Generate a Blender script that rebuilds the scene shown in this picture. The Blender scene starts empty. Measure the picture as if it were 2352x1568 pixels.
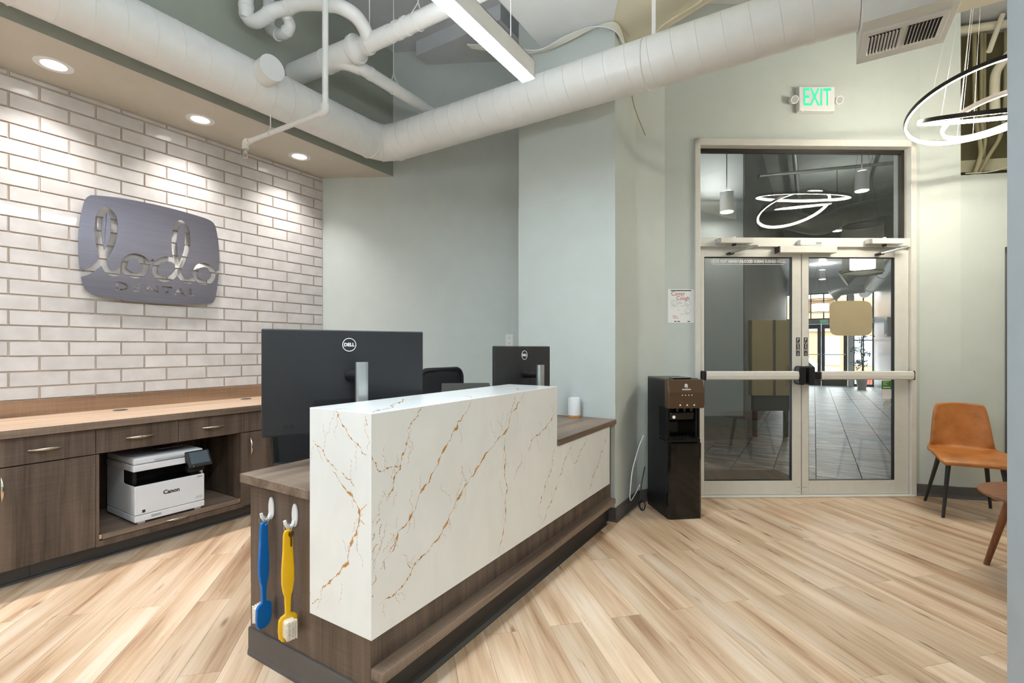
import bpy, bmesh, math, random
from mathutils import Vector, Matrix
random.seed(7)
SC = bpy.context.scene
COL = SC.collection
PI = math.pi
def R(d): return math.radians(d)

# ------------------------------------------------------------------ camera, world, exposure
cd = bpy.data.cameras.new('camera'); cam = bpy.data.objects.new('camera', cd); COL.objects.link(cam)
cd.sensor_width = 36.0; cd.lens = 1113.0 / 2352 * 36; cd.shift_y = 16.0 / 2352
cd.clip_start = 0.02; cd.clip_end = 200
cam.location = (0, 0, 1.28); cam.rotation_euler = (R(90), 0, R(31.95))
SC.camera = cam
w = bpy.data.worlds.new('world'); SC.world = w; w.use_nodes = True
bg = w.node_tree.nodes['Background']; bg.inputs[0].default_value = (0.88, 0.94, 1.0, 1); bg.inputs[1].default_value = 9.0
SC.view_settings.view_transform = 'Standard'; SC.view_settings.look = 'None'
SC.view_settings.gamma = 1.0; SC.view_settings.use_curve_mapping = False
SC.view_settings.exposure = 0.18
LED_STRIP = 95.0; LED_RING = 84.0; LED_DOWN = 820.0; LOBBY = 110.0; LED_UP = 62.0

# ------------------------------------------------------------------ materials
def srgb(r, g, b):
    f = lambda c: c / 12.92 if c <= .04045 else ((c + .055) / 1.055) ** 2.4
    return (f(r / 255), f(g / 255), f(b / 255), 1)
MATS = {}
def newmat(name):
    m = bpy.data.materials.new(name); m.use_nodes = True; MATS[name] = m
    nt = m.node_tree
    return m, nt, nt.nodes['Principled BSDF']
def nd(nt, t, **kw):
    n = nt.nodes.new(t)
    for k, v in kw.items():
        if k.startswith('i_'):
            n.inputs[k[2:]].default_value = v
        else:
            setattr(n, k, v)
    return n
def lk(nt, a, b): nt.links.new(a, b)
def ramp(nt, fac, stops, interp='LINEAR'):
    n = nt.nodes.new('ShaderNodeValToRGB'); n.color_ramp.interpolation = interp
    el = n.color_ramp.elements
    while len(el) > 1: el.remove(el[0])
    el[0].position = stops[0][0]; el[0].color = stops[0][1]
    for p, c in stops[1:]:
        e = el.new(p); e.color = c
    lk(nt, fac, n.inputs[0]); return n
def noise(nt, vec, scale, detail=3, rough=.55, dist=0):
    n = nd(nt, 'ShaderNodeTexNoise'); n.inputs['Scale'].default_value = scale; n.inputs['Detail'].default_value = detail
    n.inputs['Roughness'].default_value = rough; n.inputs['Distortion'].default_value = dist
    if vec is not None: lk(nt, vec, n.inputs['Vector'])
    return n
def mapping(nt, vec, scale=(1, 1, 1), loc=(0, 0, 0), rot=(0, 0, 0)):
    n = nd(nt, 'ShaderNodeMapping'); n.inputs['Scale'].default_value = scale; n.inputs['Location'].default_value = loc; n.inputs['Rotation'].default_value = rot
    lk(nt, vec, n.inputs['Vector']); return n.outputs[0]
def bump(nt, h, bsdf, strength=.2, dist=.002):
    b = nd(nt, 'ShaderNodeBump'); b.inputs['Strength'].default_value = strength; b.inputs['Distance'].default_value = dist
    lk(nt, h, b.inputs['Height']); lk(nt, b.outputs[0], bsdf.inputs['Normal'])
def plain(name, col, rough=.5, metal=0, var=.06, scale=6, bmp=0, bscale=200, coat=0, spec=.5):
    """paint / plastic / metal with a slight procedural mottling"""
    m, nt, b = newmat(name)
    tc = nd(nt, 'ShaderNodeTexCoord')
    n = noise(nt, tc.outputs['Object'], scale, 3)
    lo = tuple(c * (1 - var) for c in col[:3]) + (1,); hi = tuple(min(1, c * (1 + var)) for c in col[:3]) + (1,)
    r = ramp(nt, n.outputs[0], [(.3, lo), (.7, hi)]); lk(nt, r.outputs[0], b.inputs['Base Color'])
    b.inputs['Roughness'].default_value = rough; b.inputs['Metallic'].default_value = metal
    b.inputs['Specular IOR Level'].default_value = spec
    if coat: b.inputs['Coat Weight'].default_value = coat; b.inputs['Coat Roughness'].default_value = .05
    if bmp:
        n2 = noise(nt, tc.outputs['Object'], bscale, 2); bump(nt, n2.outputs[0], b, bmp, .001)
    return m
def emit(name, col, s):
    m, nt, b = newmat(name)
    b.inputs['Base Color'].default_value = (.8, .8, .8, 1)
    b.inputs['Emission Color'].default_value = col; b.inputs['Emission Strength'].default_value = s
    return m
def laminate(name, dark, light, axis='Z', rough=.42):
    m, nt, b = newmat(name)
    tc = nd(nt, 'ShaderNodeTexCoord'); o = tc.outputs['Object']
    hi, lo = 95.0, 3.0
    sc = {'X': (lo, hi, hi), 'Y': (hi, lo, hi), 'Z': (hi, hi, lo)}[axis]
    n1 = noise(nt, mapping(nt, o, sc), 1.0, 4, .6)
    sc2 = {'X': (.8, 14, 14), 'Y': (14, .8, 14), 'Z': (14, 14, .8)}[axis]
    n2 = noise(nt, mapping(nt, o, sc2), 1.0, 3, .5)
    sc3 = {'X': (160, 6, 6), 'Y': (6, 160, 6), 'Z': (6, 6, 160)}[axis]
    n3 = noise(nt, mapping(nt, o, sc3), 1.0, 2, .5)
    a = nd(nt, 'ShaderNodeMath', operation='MULTIPLY_ADD'); lk(nt, n1.outputs[0], a.inputs[0]); a.inputs[1].default_value = .5; lk(nt, n2.outputs[0], a.inputs[2])
    a2 = nd(nt, 'ShaderNodeMath', operation='MULTIPLY_ADD'); lk(nt, n3.outputs[0], a2.inputs[0]); a2.inputs[1].default_value = .22; lk(nt, a.outputs[0], a2.inputs[2])
    r = ramp(nt, a2.outputs[0], [(.62, dark), (1.08, light)])
    lk(nt, r.outputs[0], b.inputs['Base Color']); b.inputs['Roughness'].default_value = rough
    bump(nt, n1.outputs[0], b, .12, .001)
    return m
plain('wall_paint', srgb(197, 203, 199), .55, var=.02, bmp=.25, bscale=140)
plain('sage_paint', srgb(160, 165, 153), .6, var=.03, bmp=.25, bscale=140)
plain('soffit_paint', srgb(196, 190, 178), .6, var=.02, bmp=.2, bscale=140)
plain('ceiling_paint', srgb(200, 202, 206), .8, var=.03, bmp=.3, bscale=60)
plain('slab_white', srgb(226, 229, 230), .8, var=.02, bmp=.3, bscale=60)
plain('slab_cream', srgb(222, 215, 194), .8, var=.03, bmp=.3, bscale=60)
plain('cream_paint', srgb(205, 200, 172), .6, var=.03, bmp=.25, bscale=140)
plain('partition_paint', srgb(160, 168, 174), .6, var=.03, bmp=.3, bscale=140)
plain('pipe_white', srgb(228, 228, 226), .38, var=.03, scale=9, bmp=.12, bscale=60)
plain('white_plastic', srgb(232, 232, 232), .35, var=.02)
plain('mirror_reflector', srgb(225, 225, 225), .2, metal=1, var=.01)
plain('printer_white', srgb(222, 221, 224), .45, var=.02)
plain('black_plastic', srgb(20, 20, 22), .4, var=.1)
plain('monitor_black', srgb(30, 31, 34), .48, var=.05, bmp=.1, bscale=500)
plain('gloss_black', srgb(10, 10, 10), .07, var=.1)
plain('panel_bronze', srgb(98, 76, 58), .3, metal=.4, var=.06)
plain('rubber_base', srgb(86, 82, 80), .45, var=.06)
plain('toe_black', srgb(30, 28, 28), .4, var=.08)
plain('aluminium', srgb(222, 219, 213), .42, metal=.12, var=.03, scale=14, bmp=.06, bscale=400)
plain('silver', srgb(200, 204, 206), .25, metal=.85, var=.04)
plain('nickel', srgb(200, 190, 176), .22, metal=1, var=.04)
plain('steel_wire', srgb(225, 225, 225), .4, metal=.3, var=.02)
plain('dark_metal', srgb(58, 54, 50), .4, metal=.6, var=.08)
plain('blue_plastic', srgb(0, 106, 186), .3, var=.05, coat=.3)
plain('yellow_plastic', srgb(238, 184, 0), .3, var=.05, coat=.3)
plain('bristle', srgb(232, 222, 205), .7, var=.12, scale=120, bmp=.5, bscale=600)
plain('brass_key', srgb(110, 84, 40), .35, metal=.8, var=.1)
plain('paper', srgb(238, 238, 238), .7, var=.02)
plain('ink_red', srgb(176, 64, 58), .7, var=.05)
plain('ink_black', srgb(38, 38, 40), .7, var=.05)
plain('ink_grey', srgb(170, 172, 172), .7, var=.05)
plain('ink_white', srgb(235, 235, 235), .6, var=.02)
plain('sticker_green', srgb(70, 140, 40), .5, var=.03)
plain('chair_mesh', srgb(26, 26, 30), .75, var=.3, scale=300, bmp=.5, bscale=900)
plain('chair_leg', srgb(36, 35, 34), .4, var=.06)
plain('lobby_grey', srgb(168, 172, 174), .6, var=.03)
plain('lobby_dark', srgb(98, 99, 98), .6, var=.04)
plain('lobby_white', srgb(225, 226, 228), .3, var=.02)
plain('lobby_ceiling', srgb(150, 156, 154), .7, var=.12, scale=2, bmp=.4, bscale=14)
plain('galvanised', srgb(168, 172, 170), .35, metal=.7, var=.1, scale=12)
plain('duct_dark', srgb(84, 84, 78), .45, metal=.4, var=.14, scale=8)
plain('tan_panel', srgb(176, 152, 104), .5, var=.05, bmp=.2, bscale=300)
plain('taupe_vinyl', srgb(166, 152, 122), .55, var=.04)
plain('mat_fibre', srgb(52, 44, 38), .9, var=.3, scale=60, bmp=.6, bscale=300)
plain('car_white', srgb(240, 240, 242), .2, var=.01, coat=.5)
plain('tyre', srgb(24, 24, 24), .8)
plain('asphalt', srgb(120, 120, 120), .9, var=.1)
plain('facade_tan', srgb(206, 160, 118), .8, var=.08, scale=2)
plain('facade_blue', srgb(170, 178, 190), .7, var=.08)
plain('leaf', srgb(58, 92, 44), .5, var=.35, scale=30)
plain('bark', srgb(92, 76, 60), .8, var=.2)
plain('terracotta', srgb(210, 205, 198), .6, var=.05)
plain('conduit_sage', srgb(168, 160, 128), .5, var=.05)
plain('brick_dark', srgb(60, 34, 20), .8, var=.25, scale=20)
plain('shaft_dark', srgb(110, 104, 76), .8, var=.1)
plain('bamboo', srgb(196, 138, 74), .5, var=.1, scale=40)
plain('cone_red', srgb(214, 72, 50), .5)
plain('led_green', srgb(90, 200, 60), .4)
emit('led_strip', (.80, .92, 1, 1), LED_STRIP)
emit('led_ring', (1, .94, .78, 1), LED_RING)
emit('led_down', (1, .975, .94, 1), LED_DOWN)
emit('led_up', (.86, .95, 1, 1), LED_UP)
emit('led_lobby', (1, .95, .86, 1), LOBBY)
emit('exit_green', (.03, .80, .40, 1), .9).node_tree.nodes['Principled BSDF'].inputs['Base Color'].default_value = (.01, .25, .12, 1)
emit('led_lobby_fill_up', (1, .97, .92, 1), 300.0)  # upward glow added to brighten the lobby ceiling
emit('led_red', (1, .2, .05, 1), 2.0)
emit('drum_glow', (1, .96, .84, 1), 12.0)
emit('screen_blue', (.35, .5, .6, 1), .06).node_tree.nodes['Principled BSDF'].inputs['Base Color'].default_value = (.03, .04, .05, 1)
laminate('wood_v', srgb(62, 50, 42), srgb(106, 89, 77), 'Z')
laminate('wood_y', srgb(92, 76, 64), srgb(140, 120, 104), 'Y')
laminate('wood_x', srgb(92, 76, 64), srgb(140, 120, 104), 'X')
laminate('counter_lit_y', srgb(150, 124, 102), srgb(186, 160, 136), 'Y', .4)  # lighter copy of the wood laminate, downlight brightness put into its colour
laminate('backsplash_dim_y', srgb(112, 86, 66), srgb(152, 120, 94), 'Y', .4)  # darker copy of the worktop laminate, weaker light on the upright painted in
laminate('walnut', srgb(84, 46, 24), srgb(140, 84, 48), 'X', .35)
laminate('walnut_leg', srgb(84, 46, 24), srgb(140, 84, 48), 'Z', .35)

def mat_tile():
    m, nt, b = newmat('tile_glaze')
    tc = nd(nt, 'ShaderNodeTexCoord'); oi = nd(nt, 'ShaderNodeObjectInfo')
    ad = nd(nt, 'ShaderNodeVectorMath', operation='ADD'); lk(nt, tc.outputs['Object'], ad.inputs[0]); lk(nt, oi.outputs['Location'], ad.inputs[1])
    n = noise(nt, ad.outputs[0], 9, 2)
    r = ramp(nt, n.outputs[0], [(.3, srgb(196, 190, 187)), (.7, srgb(210, 205, 203))])
    hs = nd(nt, 'ShaderNodeHueSaturation'); lk(nt, r.outputs[0], hs.inputs['Color'])
    mr = nd(nt, 'ShaderNodeMapRange'); lk(nt, oi.outputs['Random'], mr.inputs[0]); mr.inputs[3].default_value = .95; mr.inputs[4].default_value = 1.04
    lk(nt, mr.outputs[0], hs.inputs['Value']); lk(nt, hs.outputs[0], b.inputs['Base Color'])
    b.inputs['Roughness'].default_value = .07
    n2 = noise(nt, ad.outputs[0], 5, 1); bump(nt, n2.outputs[0], b, .10, .01)
    plain('tile_edge', srgb(168, 152, 140), .15, var=.06)
    plain('grout', srgb(226, 220, 212), .8, var=.03)
mat_tile()

def mat_plank():
    m, nt, b = newmat('plank_wood')
    tc = nd(nt, 'ShaderNodeTexCoord'); oi = nd(nt, 'ShaderNodeObjectInfo')
    sv = nd(nt, 'ShaderNodeVectorMath', operation='SCALE'); lk(nt, oi.outputs['Location'], sv.inputs[0]); sv.inputs['Scale'].default_value = 3.37
    ad = nd(nt, 'ShaderNodeVectorMath', operation='ADD'); lk(nt, tc.outputs['Object'], ad.inputs[0]); lk(nt, sv.outputs[0], ad.inputs[1])
    v = ad.outputs[0]
    g = noise(nt, mapping(nt, v, (2.2, 70, 70)), 1, 5, .6, .15)          # fine grain
    big = noise(nt, mapping(nt, v, (.8, 9, 9)), 1, 3, .5, .25)          # broad bands
    kn = noise(nt, mapping(nt, v, (2.4, 17, 17)), 1, 4, .6, .5)         # knots / mineral streaks
    m1 = nd(nt, 'ShaderNodeMath', operation='MULTIPLY_ADD'); lk(nt, g.outputs[0], m1.inputs[0]); m1.inputs[1].default_value = .38; lk(nt, big.outputs[0], m1.inputs[2])
    r = ramp(nt, m1.outputs[0], [(.46, srgb(164, 128, 102)), (.60, srgb(198, 166, 136)), (.74, srgb(218, 190, 162)), (.9, srgb(230, 208, 186))])
    st = noise(nt, mapping(nt, v, (1.5, 30, 30)), 1, 3, .55, .3)          # thin dark streaks
    rs = ramp(nt, st.outputs[0], [(.0, (1, 1, 1, 1)), (.27, (1, 1, 1, 1)), (.37, (0, 0, 0, 1))])
    vo = nd(nt, 'ShaderNodeTexVoronoi'); lk(nt, mapping(nt, v, (2.1, 7.6, 7.6)), vo.inputs['Vector']); vo.inputs['Scale'].default_value = 1
    rv_ = ramp(nt, vo.outputs['Distance'], [(.0, (1, 1, 1, 1)), (.04, (.9, .9, .9, 1)), (.13, (0, 0, 0, 1))])
    sx_ = nd(nt, 'ShaderNodeSeparateColor'); lk(nt, vo.outputs['Color'], sx_.inputs[0])
    gt = nd(nt, 'ShaderNodeMath', operation='GREATER_THAN'); lk(nt, sx_.outputs[0], gt.inputs[0]); gt.inputs[1].default_value = .5
    kk = nd(nt, 'ShaderNodeMath', operation='MULTIPLY'); lk(nt, rv_.outputs[0], kk.inputs[0]); lk(nt, gt.outputs[0], kk.inputs[1])
    sk = nd(nt, 'ShaderNodeMath', operation='MULTIPLY'); lk(nt, rs.outputs[0], sk.inputs[0]); sk.inputs[1].default_value = .6
    mx0 = nd(nt, 'ShaderNodeMath', operation='MAXIMUM'); lk(nt, kk.outputs[0], mx0.inputs[0]); lk(nt, sk.outputs[0], mx0.inputs[1])
    rk0 = ramp(nt, kn.outputs[0], [(.0, (1, 1, 1, 1)), (.285, (1, 1, 1, 1)), (.36, (0, 0, 0, 1))])
    rk = nd(nt, 'ShaderNodeMath', operation='MAXIMUM'); lk(nt, rk0.outputs[0], rk.inputs[0]); lk(nt, mx0.outputs[0], rk.inputs[1])
    mx = nd(nt, 'ShaderNodeMix', data_type='RGBA'); mx.inputs['B'].default_value = srgb(116, 78, 50)
    kf = nd(nt, 'ShaderNodeMath', operation='MULTIPLY'); lk(nt, rk.outputs[0], kf.inputs[0]); kf.inputs[1].default_value = .8
    lk(nt, kf.outputs[0], mx.inputs['Factor']); lk(nt, r.outputs[0], mx.inputs['A'])
    hs = nd(nt, 'ShaderNodeHueSaturation'); lk(nt, mx.outputs['Result'], hs.inputs['Color'])
    mr = nd(nt, 'ShaderNodeMapRange'); lk(nt, oi.outputs['Random'], mr.inputs[0]); mr.inputs[3].default_value = .84; mr.inputs[4].default_value = 1.08
    lk(nt, mr.outputs[0], hs.inputs['Value']); hs.inputs['Saturation'].default_value = 1.04
    lk(nt, hs.outputs[0], b.inputs['Base Color'])
    b.inputs['Roughness'].default_value = .36
    bump(nt, g.outputs[0], b, .06, .001)
    plain('plank_core', srgb(120, 92, 66), .7)
mat_plank()

def mat_slate():
    m, nt, b = newmat('slate')
    tc = nd(nt, 'ShaderNodeTexCoord'); oi = nd(nt, 'ShaderNodeObjectInfo')
    sv = nd(nt, 'ShaderNodeVectorMath', operation='SCALE'); lk(nt, oi.outputs['Location'], sv.inputs[0]); sv.inputs['Scale'].default_value = 2.3
    ad = nd(nt, 'ShaderNodeVectorMath', operation='ADD'); lk(nt, tc.outputs['Object'], ad.inputs[0]); lk(nt, sv.outputs[0], ad.inputs[1])
    n = noise(nt, mapping(nt, ad.outputs[0], (2.2, 12, 4)), 1, 6, .65, .8)
    r = ramp(nt, n.outputs[0], [(.40, srgb(24, 24, 26)), (.47, srgb(70, 70, 72)), (.56, srgb(112, 112, 114)), (.68, srgb(156, 156, 158))])
    hs = nd(nt, 'ShaderNodeHueSaturation'); lk(nt, r.outputs[0], hs.inputs['Color'])
    mr = nd(nt, 'ShaderNodeMapRange'); lk(nt, oi.outputs['Random'], mr.inputs[0]); mr.inputs[3].default_value = .7; mr.inputs[4].default_value = 1.2
    lk(nt, mr.outputs[0], hs.inputs['Value']); lk(nt, hs.outputs[0], b.inputs['Base Color'])
    b.inputs['Roughness'].default_value = .34
    bump(nt, n.outputs[0], b, .8, .01)
    plain('slate_joint', srgb(48, 47, 46), .9)
mat_slate()

def mat_quartz():
    m, nt, b = newmat('quartz')
    tc = nd(nt, 'ShaderNodeTexCoord')
    n = noise(nt, mapping(nt, tc.outputs['Object'], (2, 2, 1.2)), 2.2, 5, .6, .8)
    r = ramp(nt, n.outputs[0], [(.3, srgb(233, 233, 230)), (.7, srgb(240, 240, 239))])
    lk(nt, r.outputs[0], b.inputs['Base Color']); b.inputs['Roughness'].default_value = .12
    m, nt, b = newmat('quartz_vein')
    tc = nd(nt, 'ShaderNodeTexCoord'); n = noise(nt, tc.outputs['Object'], 26, 4, .7)
    r = ramp(nt, n.outputs[0], [(.35, srgb(184, 128, 66)), (.52, srgb(198, 140, 70)), (.7, srgb(212, 176, 132))])
    lk(nt, r.outputs[0], b.inputs['Base Color']); b.inputs['Roughness'].default_value = .15
mat_quartz()

def mat_sign():
    m, nt, b = newmat('brushed_steel')
    tc = nd(nt, 'ShaderNodeTexCoord')
    n = noise(nt, mapping(nt, tc.outputs['Object'], (4, 2, 900)), 1, 3, .6)
    r = ramp(nt, n.outputs[0], [(.3, srgb(112, 108, 119)), (.7, srgb(134, 130, 141))])
    lk(nt, r.outputs[0], b.inputs['Base Color']); b.inputs['Metallic'].default_value = .9; b.inputs['Roughness'].default_value = .36
    b.inputs['Anisotropic'].default_value = .6
    bump(nt, n.outputs[0], b, .05, .0006)
mat_sign()

def mat_leather():
    m, nt, b = newmat('tan_leather')
    tc = nd(nt, 'ShaderNodeTexCoord'); n = noise(nt, tc.outputs['Object'], 7, 4, .6)
    r = ramp(nt, n.outputs[0], [(.3, srgb(150, 88, 36)), (.7, srgb(192, 122, 60))])
    lk(nt, r.outputs[0], b.inputs['Base Color']); b.inputs['Roughness'].default_value = .38
    n2 = noise(nt, tc.outputs['Object'], 220, 3); bump(nt, n2.outputs[0], b, .12, .001)
mat_leather()

def mat_glass(name, tint, amount=1.0):
    m, nt, b = newmat(name); nt.nodes.remove(b)
    out = nt.nodes['Material Output']
    tr = nd(nt, 'ShaderNodeBsdfTransparent'); tr.inputs[0].default_value = tint
    gl = nd(nt, 'ShaderNodeBsdfGlossy'); gl.inputs['Roughness'].default_value = 0.0
    fr = nd(nt, 'ShaderNodeLayerWeight'); fr.inputs['Blend'].default_value = .5
    pw = nd(nt, 'ShaderNodeMath', operation='POWER'); lk(nt, fr.outputs['Facing'], pw.inputs[0]); pw.inputs[1].default_value = 5
    mu = nd(nt, 'ShaderNodeMath', operation='MULTIPLY_ADD'); lk(nt, pw.outputs[0], mu.inputs[0]); mu.inputs[1].default_value = .95; mu.inputs[2].default_value = .045 * amount
    mx = nd(nt, 'ShaderNodeMixShader'); lk(nt, mu.outputs[0], mx.inputs[0]); lk(nt, tr.outputs[0], mx.inputs[1]); lk(nt, gl.outputs[0], mx.inputs[2])
    lk(nt, mx.outputs[0], out.inputs[0])
mat_glass('glass', (.88, .90, .88, 1), 1.7)
mat_glass('glass_clear', (.95, .96, .96, 1), .8)
def mat_drum():
    m, nt, b = newmat('drum_mesh')
    tr = nd(nt, 'ShaderNodeBsdfTransparent')
    b.inputs['Base Color'].default_value = srgb(70, 70, 64); b.inputs['Roughness'].default_value = .6
    mx = nd(nt, 'ShaderNodeMixShader'); mx.inputs[0].default_value = .5
    lk(nt, tr.outputs[0], mx.inputs[1]); lk(nt, b.outputs[0], mx.inputs[2]); lk(nt, mx.outputs[0], nt.nodes['Material Output'].inputs[0])
mat_drum()

# ------------------------------------------------------------------ builders
class MB:
    def __init__(s): s.v = []; s.f = []; s.m = []
    def add(s, vs, fs, mi=0):
        o = len(s.v); s.v += [tuple(x) for x in vs]; s.f += [tuple(i + o for i in q) for q in fs]; s.m += [mi] * len(fs); return s
    def box(s, x0, x1, y0, y1, z0, z1, mi=0):
        v = [(x, y, z) for z in (z0, z1) for y in (y0, y1) for x in (x0, x1)]
        return s.add(v, [(0, 2, 3, 1), (4, 5, 7, 6), (0, 1, 5, 4), (2, 6, 7, 3), (0, 4, 6, 2), (1, 3, 7, 5)], mi)
    def prism(s, poly, a, b, axis='z', mi=0):
        """polygon extruded from a to b along an axis (poly gives the two other axes in order)"""
        n = len(poly)
        def P(p, t): return {'z': (p[0], p[1], t), 'y': (p[0], t, p[1]), 'x': (t, p[0], p[1])}[axis]
        v = [P(p, a) for p in poly] + [P(p, b) for p in poly]
        f = [tuple(range(n - 1, -1, -1)), tuple(range(n, 2 * n))] + [(i, (i + 1) % n, n + (i + 1) % n, n + i) for i in range(n)]
        return s.add(v, f, mi)
    def tube(s, path, r, seg=12, caps=True, closed=False, mi=0):
        pts = [Vector(p) for p in path]; n = len(pts); rs = r if isinstance(r, (list, tuple)) else [r] * n
        T = []
        for i in range(n):
            if closed: t = pts[(i + 1) % n] - pts[i - 1]
            elif i == 0: t = pts[1] - pts[0]
            elif i == n - 1: t = pts[-1] - pts[-2]
            else: t = (pts[i + 1] - pts[i]).normalized() + (pts[i] - pts[i - 1]).normalized()
            T.append(t.normalized())
        up = Vector((0, 0, 1)) if abs(T[0].z) < .9 else Vector((1, 0, 0))
        a = T[0].cross(up).normalized(); v = []
        for i in range(n):
            a = (a - T[i] * a.dot(T[i])).normalized(); b = T[i].cross(a)
            k = 1.0
            for j in range(seg):
                th = 2 * PI * j / seg; v.append(pts[i] + (a * math.cos(th) + b * math.sin(th)) * rs[i] * k)
        f = []
        for i in range(n if closed else n - 1):
            for j in range(seg):
                i2 = (i + 1) % n; j2 = (j + 1) % seg
                f.append((i * seg + j, i * seg + j2, i2 * seg + j2, i2 * seg + j))
        if caps and not closed:
            f.append(tuple(range(seg - 1, -1, -1))); f.append(tuple((n - 1) * seg + j for j in range(seg)))
        return s.add(v, f, mi)
    def lathe(s, prof, seg=24, c=(0, 0, 0), mi=0, caps=True):
        v = []; f = []; n = len(prof)
        for (r, z) in prof:
            for j in range(seg):
                th = 2 * PI * j / seg; v.append((c[0] + r * math.cos(th), c[1] + r * math.sin(th), c[2] + z))
        for i in range(n - 1):
            for j in range(seg):
                j2 = (j + 1) % seg; f.append((i * seg + j, i * seg + j2, (i + 1) * seg + j2, (i + 1) * seg + j))
        if caps:
            f.append(tuple(range(seg - 1, -1, -1))); f.append(tuple((n - 1) * seg + j for j in range(seg)))
        return s.add(v, f, mi)
    def mesh(s, name, mats, smooth=False):
        me = bpy.data.meshes.new(name); me.from_pydata(s.v, [], s.f); 
        for m in (mats if isinstance(mats, (list, tuple)) else [mats]): me.materials.append(MATS[m])
        me.polygons.foreach_set('material_index', s.m)
        bm = bmesh.new(); bm.from_mesh(me); bmesh.ops.recalc_face_normals(bm, faces=bm.faces); bm.to_mesh(me); bm.free()
        if smooth: me.shade_smooth() if smooth is True else me.polygons.foreach_set('use_smooth', [True] * len(me.polygons))
        return me
    def obj(s, name, mats, parent=None, smooth=False, bev=0, seg=2, loc=None, rz=0):
        me = s.mesh(name, mats, smooth)
        return link(name, me, parent, bev, seg, smooth, loc, rz)
def link(name, me, parent=None, bev=0, seg=2, smooth=False, loc=None, rz=0):
    o = bpy.data.objects.new(name, me); COL.objects.link(o); o.parent = parent
    if loc: o.location = loc
    if rz: o.rotation_euler.z = rz
    if bev:
        b = o.modifiers.new('bevel', 'BEVEL'); b.width = bev; b.segments = seg; b.limit_method = 'ANGLE'; b.angle_limit = R(40)
    if smooth:
        me.set_sharp_from_angle(angle=R(42))
    return o
def tag(o, label=None, cat=None, group=None, kind=None):
    if label: o['label'] = label
    if cat: o['category'] = cat
    if group: o['group'] = group
    if kind: o['kind'] = kind
    return o
def thing(name, label, cat, loc=(0, 0, 0), rz=0, group=None, kind=None):
    e = bpy.data.objects.new(name, None); COL.objects.link(e); e.location = loc; e.rotation_euler.z = rz; e.empty_display_size = .1
    return tag(e, label, cat, group, kind)
def copy_tree(o, parent=None):
    c = o.copy(); COL.objects.link(c); c.parent = parent
    for ch in list(o.children): copy_tree(ch, c)
    return c
def text(name, body, size, mat, parent, loc, rot=(0, 0, 0), ext=.0006, sx=1.0, align='CENTER', spacing=1.0, bold=0):
    cu = bpy.data.curves.new(name, 'FONT'); cu.body = body; cu.size = size; cu.extrude = ext; cu.align_x = align; cu.align_y = 'CENTER'; cu.space_character = spacing; cu.offset = bold
    cu.resolution_u = 3
    t = bpy.data.objects.new('tmp', cu); COL.objects.link(t)
    dg = bpy.context.evaluated_depsgraph_get(); me = bpy.data.meshes.new_from_object(t.evaluated_get(dg))
    bpy.data.objects.remove(t); bpy.data.curves.remove(cu)
    me.materials.clear(); me.materials.append(MATS[mat])
    o = bpy.data.objects.new(name, me); COL.objects.link(o); o.parent = parent; o.location = loc; o.rotation_euler = rot; o.scale = (sx, 1, 1)
    return o
def arc(c, r, a0, a1, n, plane='xy', z=0):
    out = []
    for i in range(n + 1):
        a = a0 + (a1 - a0) * i / n; p, q = c[0] + r * math.cos(a), c[1] + r * math.sin(a)
        out.append({'xy': (p, q, z), 'xz': (p, z, q), 'yz': (z, p, q)}[plane])
    return out
def rrect(x0, x1, y0, y1, r, n=5):
    p = []
    for cx, cy, a in ((x1 - r, y1 - r, 0), (x0 + r, y1 - r, 90), (x0 + r, y0 + r, 180), (x1 - r, y0 + r, 270)):
        for i in range(n + 1):
            t = R(a + 90 * i / n); p.append((cx + r * math.cos(t), cy + r * math.sin(t)))
    return p
def clip(poly, px, py, nx, ny):
    """keep the side where (p - (px,py)).n >= 0"""
    out = []; d = [(x - px) * nx + (y - py) * ny for x, y in poly]
    for i in range(len(poly)):
        a, b = poly[i], poly[(i + 1) % len(poly)]; da, db = d[i], d[(i + 1) % len(poly)]
        if da >= 0: out.append(a)
        if (da >= 0) != (db >= 0):
            t = da / (da - db); out.append((a[0] + (b[0] - a[0]) * t, a[1] + (b[1] - a[1]) * t))
    return out
# ------------------------------------------------------------------ room shell
XT = -4.25                                   # tiled wall plane
CZ = 4.26                                    # ceiling height
DR = R(33.1); DX, DY = -0.847, 4.41          # entrance wall: origin and direction
def dpt(s, d=0): return (DX + s * math.cos(DR) - d * math.sin(DR), DY + s * math.sin(DR) + d * math.cos(DR))
SR = R(27.5)                                 # slanting sage wall
def spt(s, d=0): return (XT + s * math.cos(SR) - d * math.sin(SR), 3.17 + s * math.sin(SR) + d * math.cos(SR))
def struct(name, mb, mat, parent=None, **k):
    o = mb.obj(name, mat, parent, **k)
    if parent is None: o['kind'] = 'structure'
    return o

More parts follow.
